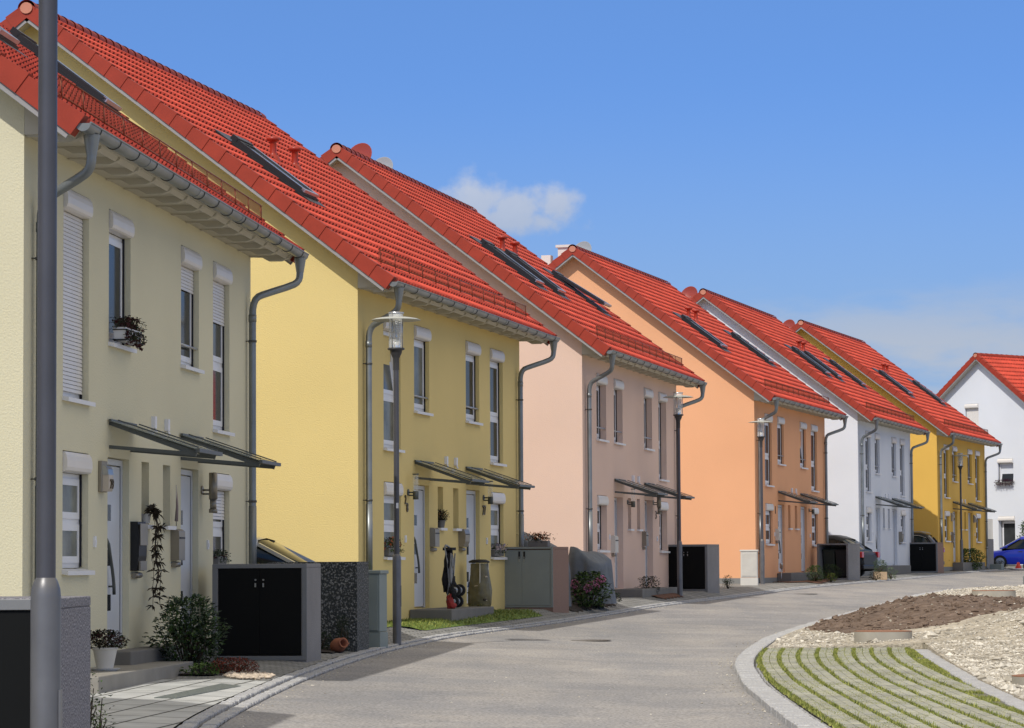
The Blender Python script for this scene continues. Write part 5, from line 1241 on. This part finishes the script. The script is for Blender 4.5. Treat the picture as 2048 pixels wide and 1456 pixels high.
# ------------------------------------------------------------------ cars
def car(x, y, z, rot, paint, label, H=1.48, LN=4.3, style='hatch', bars=False):
    r = empty('parked_car', (x, y, z), rot, label, 'car', 'parked cars'); hl = LN/2; W = .88
    def loft(st, mat_, name, par, sm=True):
        mb = MB(); n = len(st[0]); vs = [p for s_ in st for p in s_]
        mb.add(vs, [(i*n+k, i*n+k+1, (i+1)*n+k+1, (i+1)*n+k) for i in range(len(st)-1) for k in range(n-1)], 0, sm)
        mb.add(st[0], [tuple(range(n))], 0); mb.add(st[-1], [tuple(range(n-1, -1, -1))], 0)
        return mb.build(name, mat_, par)
    belt = .92 if H < 1.55 else 1.02
    def sec(xx, zb, zt, w): return [(xx, -w*.90, zb), (xx, -w, zb+.12), (xx, -w*1.01, zb+.35), (xx, -w*.985, zt-.12), (xx, -w*.93, zt-.02), (xx, -w*.80, zt+.01), (xx, 0, zt+.035), (xx, w*.80, zt+.01), (xx, w*.93, zt-.02), (xx, w*.985, zt-.12), (xx, w*1.01, zb+.35), (xx, w, zb+.12), (xx, w*.90, zb)]
    fr = [(-hl, .42, .74, .66), (-hl+.05, .28, .84, .78), (-hl+.25, .22, belt-.02, .86), (-hl+1.0, .2, belt, W), (-.2, .2, belt, W), (hl-1.45, .2, belt-.01, W), (hl-1.15, .2, belt-.04, W*.99), (hl-.5, .22, belt-.14, .84), (hl-.15, .26, belt-.26, .76), (hl-.02, .32, .60, .66), (hl, .40, .56, .6)]
    loft([sec(*f) for f in fr], M[paint], 'body', r)
    def cs(xx, zt, w1, zb=belt-.01): return [(xx, -W*.95, zb), (xx, -w1, zt-.10), (xx, -w1*.86, zt), (xx, 0, zt+.03), (xx, w1*.86, zt), (xx, w1, zt-.10), (xx, W*.95, zb)]
    if style == 'wagon': ks = [(-hl+.12, belt+.02, .80), (-hl+.42, H-.12, .68), (-hl+.7, H-.02, .68), (0, H, .69), (.35, H-.04, .68), (1.25, belt+.01, .82)]
    else: ks = [(-hl+.22, belt+.02, .80), (-hl+.75, H-.16, .66), (-hl+1.1, H-.04, .67), (-.1, H, .68), (.25, H-.04, .67), (1.1, belt+.01, .82)]
    gl = loft([cs(*k) for k in ks], M['carglass'], 'windows', r)
    # roof skin and pillars
    mb = MB(); rk = ks[1:-1]; n = 5; vs = []
    for (xx, zt, w1) in rk: vs += [(xx, -w1*1.01, zt-.09), (xx, -w1*.88, zt+.012), (xx, 0, zt+.045), (xx, w1*.88, zt+.012), (xx, w1*1.01, zt-.09)]
    mb.add(vs, [(i*n+k, i*n+k+1, (i+1)*n+k+1, (i+1)*n+k) for i in range(len(rk)-1) for k in range(4)], 0, True)
    for sy in (-1, 1):
        a0, a1 = ks[-1], ks[-2]; mb.bar((a0[0]+.03, sy*W*.93, belt), (a1[0]+.02, sy*a1[2]*.98, a1[1]-.05), .07, .05)
        b0, b1 = ks[0], ks[1]; mb.bar((b0[0]+.02, sy*W*.92, belt), (b1[0], sy*b1[2]*.98, b1[1]-.06), .16, .06)
        mb.bar((0.02, sy*W*.945, belt), (-.12, sy*.70, H-.08), .09, .035); mb.bar((-hl+1.35, sy*W*.945, belt), (-hl+1.35, sy*.695, H-.10), .07, .03)
    mb.build('roof', M[paint], r)
    if bars:
        for sy in (-1, 1):
            q = MB(); q.tube([(-hl+.5, sy*.60, H-.02), (-hl+.7, sy*.60, H+.05), (.1, sy*.60, H+.06), (.3, sy*.60, H-.0)], .014, 6); q.build('roof_rail', M['steel'], r)
            q = MB(); q.tube([(ks[0][0]+.1, sy*W*.96, belt+.01), (ks[1][0]+.06, sy*.70, H-.2), (ks[1][0]+.35, sy*.705, H-.11), (0, sy*.71, H-.085), (.4, sy*.70, H-.14), (1.05, sy*W*.94, belt+.02)], .012, 5); q.build('window_trim', M['chrome'], r)
    for sx in (-hl+.82, hl-.85):
        for sy in (-1, 1):
            w_ = MB(); w_.tube([(sx, sy*(W-.20), .31), (sx, sy*(W+.015), .31)], .31, 24); wo = w_.build('wheel', M['rubber'], r)
            q = MB(); q.tube([(sx, sy*(W+.012), .31), (sx, sy*(W+.022), .31)], .20, 20); q.build('rim', M['rim'], wo)
    for sy in (-1, 1):
        q = MB(); q.box(-hl-.02, -hl+.22, sy*.80-.10 if sy > 0 else -.90, .90 if sy > 0 else -.70, belt-.24, belt-.04); q.build('tail_light', M['tail'], r, bevel=.02)
        q = MB(); q.box(hl-.30, hl-.06, sy*.68-.12, sy*.68+.12, .60, .74); q.build('headlight', M['lampwhite'], r, bevel=.03)
        q = MB(); q.blob((.92, sy*1.0, belt+.08), (.06, .10, .07), n=6, amp=0); q.build('side_mirror', M[paint], r)
        for hx in (.18, -.80):
            q = MB(); q.bar((hx, sy*(W+.012), belt-.14), (hx+.18, sy*(W+.012), belt-.14), .02, .03); q.build('door_handle', M['dsteel'], r)
    for bx_ in ((-hl-.03, -hl+.12, -.80, .80, .28, .44), (hl-.15, hl+.02, -.74, .74, .26, .42)):
        q = MB(); q.box(*bx_); q.build('bumper', M[paint], r, bevel=.04)
    return r
car(-3.95, 46.7, yard(-4.5, 46.9), -radians(8), 'carw', 'silver hatchback in the gap between the cream and the yellow house', H=1.45, LN=3.45)
car(10.35, 107.6, yard(10, 107), pi-radians(15)-.2, 'cark', 'dark hatchback with red tail light between the orange and the white house', H=1.46)
car(14.9, 124.5, yard(14, 124), pi-radians(16), 'cark', 'dark estate car with chrome window trim behind the brown sided bin box', H=1.56, LN=4.5, style='wagon', bars=True)
car(23.5, 142.4, gk(142)+.04, pi-.12, 'carb', 'bright blue hatchback parked across the white gable at the right edge', H=1.46, LN=4.1)
# grey stub at the right edge
m = MB(); m.box(-.1, .1, -.1, .1, -.2, .32); tag(m.build('marker_post', M['cabgreen'], loc=(16.6, 100.5, gk(100)-.12), bevel=.015), 'short grey marker post at the right edge of the rubble', 'post')
# ------------------------------------------------------------------ camera, light, sky
FPX = 6200.008; PITCH = radians(3.652); ROLL = radians(-.336)
cam = bpy.data.cameras.new('camera'); co = bpy.data.objects.new('camera', cam); COL.objects.link(co)
R0 = Vector((1, 0, 0)); U0 = Vector((0, -sin(PITCH), cos(PITCH))); F0 = Vector((0, cos(PITCH), sin(PITCH)))
Rv = R0*cos(ROLL)+U0*sin(ROLL); Uv = -R0*sin(ROLL)+U0*cos(ROLL)
co.matrix_world = Matrix(((Rv.x, Uv.x, -F0.x, 0), (Rv.y, Uv.y, -F0.y, 0), (Rv.z, Uv.z, -F0.z, CZ), (0, 0, 0, 1)))
cam.sensor_width = 36; cam.lens = 36*FPX/2048; cam.clip_end = 6000; cam.clip_start = .5
scene.camera = co
SEL = radians(47); SD = Vector((-2.06, -4.3, 0)).normalized()       # horizontal direction towards the sun
sd = SD*cos(SEL)+Vector((0, 0, sin(SEL)))
sun = bpy.data.lights.new('sun', 'SUN'); so = bpy.data.objects.new('sun', sun); COL.objects.link(so)
sun.energy = 3.2; sun.angle = radians(.53); sun.color = (1, .95, .87)
so.rotation_euler = sd.to_track_quat('Z', 'Y').to_euler()
w = bpy.data.worlds.new('World'); scene.world = w; w.use_nodes = True; nt = w.node_tree; N = nt.nodes; Lk = nt.links
bg = N['Background']; sk = N.new('ShaderNodeTexSky'); sk.sky_type = 'NISHITA'; sk.sun_disc = False
sk.sun_elevation = SEL; sk.sun_rotation = atan2(SD.x, SD.y); sk.air_density = 1.0; sk.dust_density = .1; sk.ozone_density = 4.0; sk.altitude = 600
bg.inputs['Strength'].default_value = .12
tc = N.new('ShaderNodeTexCoord')
def vmath(op, a, b=None):
    n = N.new('ShaderNodeVectorMath'); n.operation = op
    if isinstance(a, (tuple, Vector)): n.inputs[0].default_value = a
    else: Lk.new(a, n.inputs[0])
    if b is not None:
        if isinstance(b, (tuple, Vector)): n.inputs[1].default_value = b
        else: Lk.new(b, n.inputs[1])
    return n
def math_(op, a, b=None, c=None, clamp=False):
    n = N.new('ShaderNodeMath'); n.operation = op; n.use_clamp = clamp
    for i, q in enumerate((a, b, c)):
        if q is None: continue
        if isinstance(q, (int, float)): n.inputs[i].default_value = q
        else: Lk.new(q, n.inputs[i])
    return n.outputs[0]
sep = N.new('ShaderNodeSeparateXYZ'); Lk.new(tc.outputs['Generated'], sep.inputs[0])
up = vmath('ADD', tc.outputs['Generated'], (0, 0, .22)); un = vmath('NORMALIZE', up.outputs[0]); Lk.new(un.outputs[0], sk.inputs['Vector'])
az = math_('ARCTAN2', sep.outputs['X'], sep.outputs['Y']); el = math_('ARCSINE', sep.outputs['Z'])
cb = N.new('ShaderNodeCombineXYZ'); Lk.new(az, cb.inputs[0]); Lk.new(el, cb.inputs[1])
def nz(scale, det, sx=1, sy=1, off=0, rough=.55):
    mp = N.new('ShaderNodeMapping'); mp.inputs['Scale'].default_value = (sx, sy, 1); mp.inputs['Location'].default_value = (off, off*.7, 0); Lk.new(cb.outputs[0], mp.inputs['Vector'])
    n = N.new('ShaderNodeTexNoise'); n.inputs['Scale'].default_value = scale; n.inputs['Detail'].default_value = det; n.inputs['Roughness'].default_value = rough
    Lk.new(mp.outputs[0], n.inputs['Vector']); return n.outputs['Fac']
def px2(x, y): return ((x-1024)/FPX, PITCH+(728-y)/FPX)
def puff(x, y, rx, ry):
    a, e = px2(x, y)
    u = math_('DIVIDE', math_('SUBTRACT', az, a), rx/FPX); v = math_('DIVIDE', math_('SUBTRACT', el, e), ry/FPX)
    return math_('SUBTRACT', 1, math_('SQRT', math_('ADD', math_('MULTIPLY', u, u), math_('MULTIPLY', v, v))))
m1 = puff(960, 402, 95, 62)
for a in ((1035, 412, 100, 48), (1120, 415, 55, 50), (1010, 440, 170, 40), (925, 425, 70, 50)):
    m1 = math_('MAXIMUM', m1, puff(*a))
n1 = nz(95, 8); n2 = nz(30, 3, off=3)
d = math_('ADD', m1, math_('MULTIPLY', math_('SUBTRACT', n1, .5), 1.7))
cl = N.new('ShaderNodeMapRange'); cl.interpolation_type = 'SMOOTHSTEP'; cl.inputs['From Min'].default_value = -.04; cl.inputs['From Max'].default_value = .72; Lk.new(d, cl.inputs['Value'])
# bright tops, greyer base
top = N.new('ShaderNodeMapRange'); e0 = px2(0, 470)[1]; e1 = px2(0, 360)[1]
top.inputs['From Min'].default_value = e0; top.inputs['From Max'].default_value = e1; top.inputs['To Min'].default_value = .35; top.inputs['To Max'].default_value = 1.0
Lk.new(math_('ADD', el, math_('MULTIPLY', math_('SUBTRACT', n1, .5), .012)), top.inputs['Value'])
ccol = N.new('ShaderNodeMix'); ccol.data_type = 'RGBA'; ccol.inputs['A'].default_value = (3.1, 3.8, 5.1, 1); ccol.inputs['B'].default_value = (4.7, 5.1, 6.0, 1); Lk.new(top.outputs[0], ccol.inputs['Factor'])
# thin haze streaks low in the sky
hz = N.new('ShaderNodeMapRange'); hz.interpolation_type = 'SMOOTHSTEP'; hz.inputs['From Min'].default_value = px2(0, 520)[1]; hz.inputs['From Max'].default_value = px2(0, 720)[1]; Lk.new(el, hz.inputs['Value'])
n3 = nz(22, 7, .5, 1.6, 8)
hm = N.new('ShaderNodeMapRange'); hm.interpolation_type = 'SMOOTHSTEP'; hm.inputs['From Min'].default_value = .42; hm.inputs['From Max'].default_value = .60; Lk.new(n3, hm.inputs['Value'])
hf = math_('MULTIPLY', math_('MULTIPLY', hz.outputs[0], hm.outputs[0]), .95)
tint = N.new('ShaderNodeMix'); tint.data_type = 'RGBA'; tint.blend_type = 'MULTIPLY'; tint.inputs['Factor'].default_value = 1
Lk.new(sk.outputs['Color'], tint.inputs['A']); tint.inputs['B'].default_value = (.98, 1.25, 1.58, 1)
# general paling towards the horizon
hg = N.new('ShaderNodeMapRange'); hg.interpolation_type = 'SMOOTHSTEP'; hg.inputs['From Min'].default_value = px2(0, 120)[1]; hg.inputs['From Max'].default_value = px2(0, 860)[1]; hg.inputs['To Max'].default_value = .85; Lk.new(el, hg.inputs['Value'])
mx0 = N.new('ShaderNodeMix'); mx0.data_type = 'RGBA'; Lk.new(hg.outputs[0], mx0.inputs['Factor']); Lk.new(tint.outputs['Result'], mx0.inputs['A']); mx0.inputs['B'].default_value = (2.5, 3.85, 5.7, 1)
# bright warm cloud layer added overhead, out of view, to lift ambient fill
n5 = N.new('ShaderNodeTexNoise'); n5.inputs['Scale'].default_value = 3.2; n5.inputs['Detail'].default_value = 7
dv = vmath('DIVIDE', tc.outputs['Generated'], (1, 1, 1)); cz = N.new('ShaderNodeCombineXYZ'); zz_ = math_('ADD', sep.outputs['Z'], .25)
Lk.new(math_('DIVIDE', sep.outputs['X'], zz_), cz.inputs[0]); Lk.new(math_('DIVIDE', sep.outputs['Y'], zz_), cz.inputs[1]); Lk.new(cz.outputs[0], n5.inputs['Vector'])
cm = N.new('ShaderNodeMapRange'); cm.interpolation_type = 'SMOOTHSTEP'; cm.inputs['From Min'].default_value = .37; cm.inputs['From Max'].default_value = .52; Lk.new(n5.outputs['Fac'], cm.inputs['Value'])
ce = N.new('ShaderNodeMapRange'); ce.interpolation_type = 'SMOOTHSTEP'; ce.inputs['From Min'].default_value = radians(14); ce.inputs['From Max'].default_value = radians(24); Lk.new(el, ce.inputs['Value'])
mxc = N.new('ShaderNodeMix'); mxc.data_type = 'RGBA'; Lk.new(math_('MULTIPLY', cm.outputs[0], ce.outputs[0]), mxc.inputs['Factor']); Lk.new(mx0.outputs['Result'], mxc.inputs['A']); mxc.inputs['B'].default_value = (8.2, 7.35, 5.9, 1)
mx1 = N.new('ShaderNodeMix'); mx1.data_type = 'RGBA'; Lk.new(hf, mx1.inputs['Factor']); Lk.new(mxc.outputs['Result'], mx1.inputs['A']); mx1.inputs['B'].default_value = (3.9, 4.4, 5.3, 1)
mx2 = N.new('ShaderNodeMix'); mx2.data_type = 'RGBA'; Lk.new(math_('MULTIPLY', cl.outputs[0], .85), mx2.inputs['Factor']); Lk.new(mx1.outputs['Result'], mx2.inputs['A']); Lk.new(ccol.outputs['Result'], mx2.inputs['B'])
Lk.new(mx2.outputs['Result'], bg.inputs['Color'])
vs = scene.view_settings; scene.display_settings.display_device = 'sRGB'; vs.view_transform = 'Standard'; vs.look = 'None'; vs.exposure = -.03; vs.gamma = 1; vs.use_curve_mapping = False
scene.cycles.max_bounces = 8; scene.cycles.diffuse_bounces = 4; scene.cycles.glossy_bounces = 3; scene.cycles.transparent_max_bounces = 12; scene.cycles.use_denoising = True
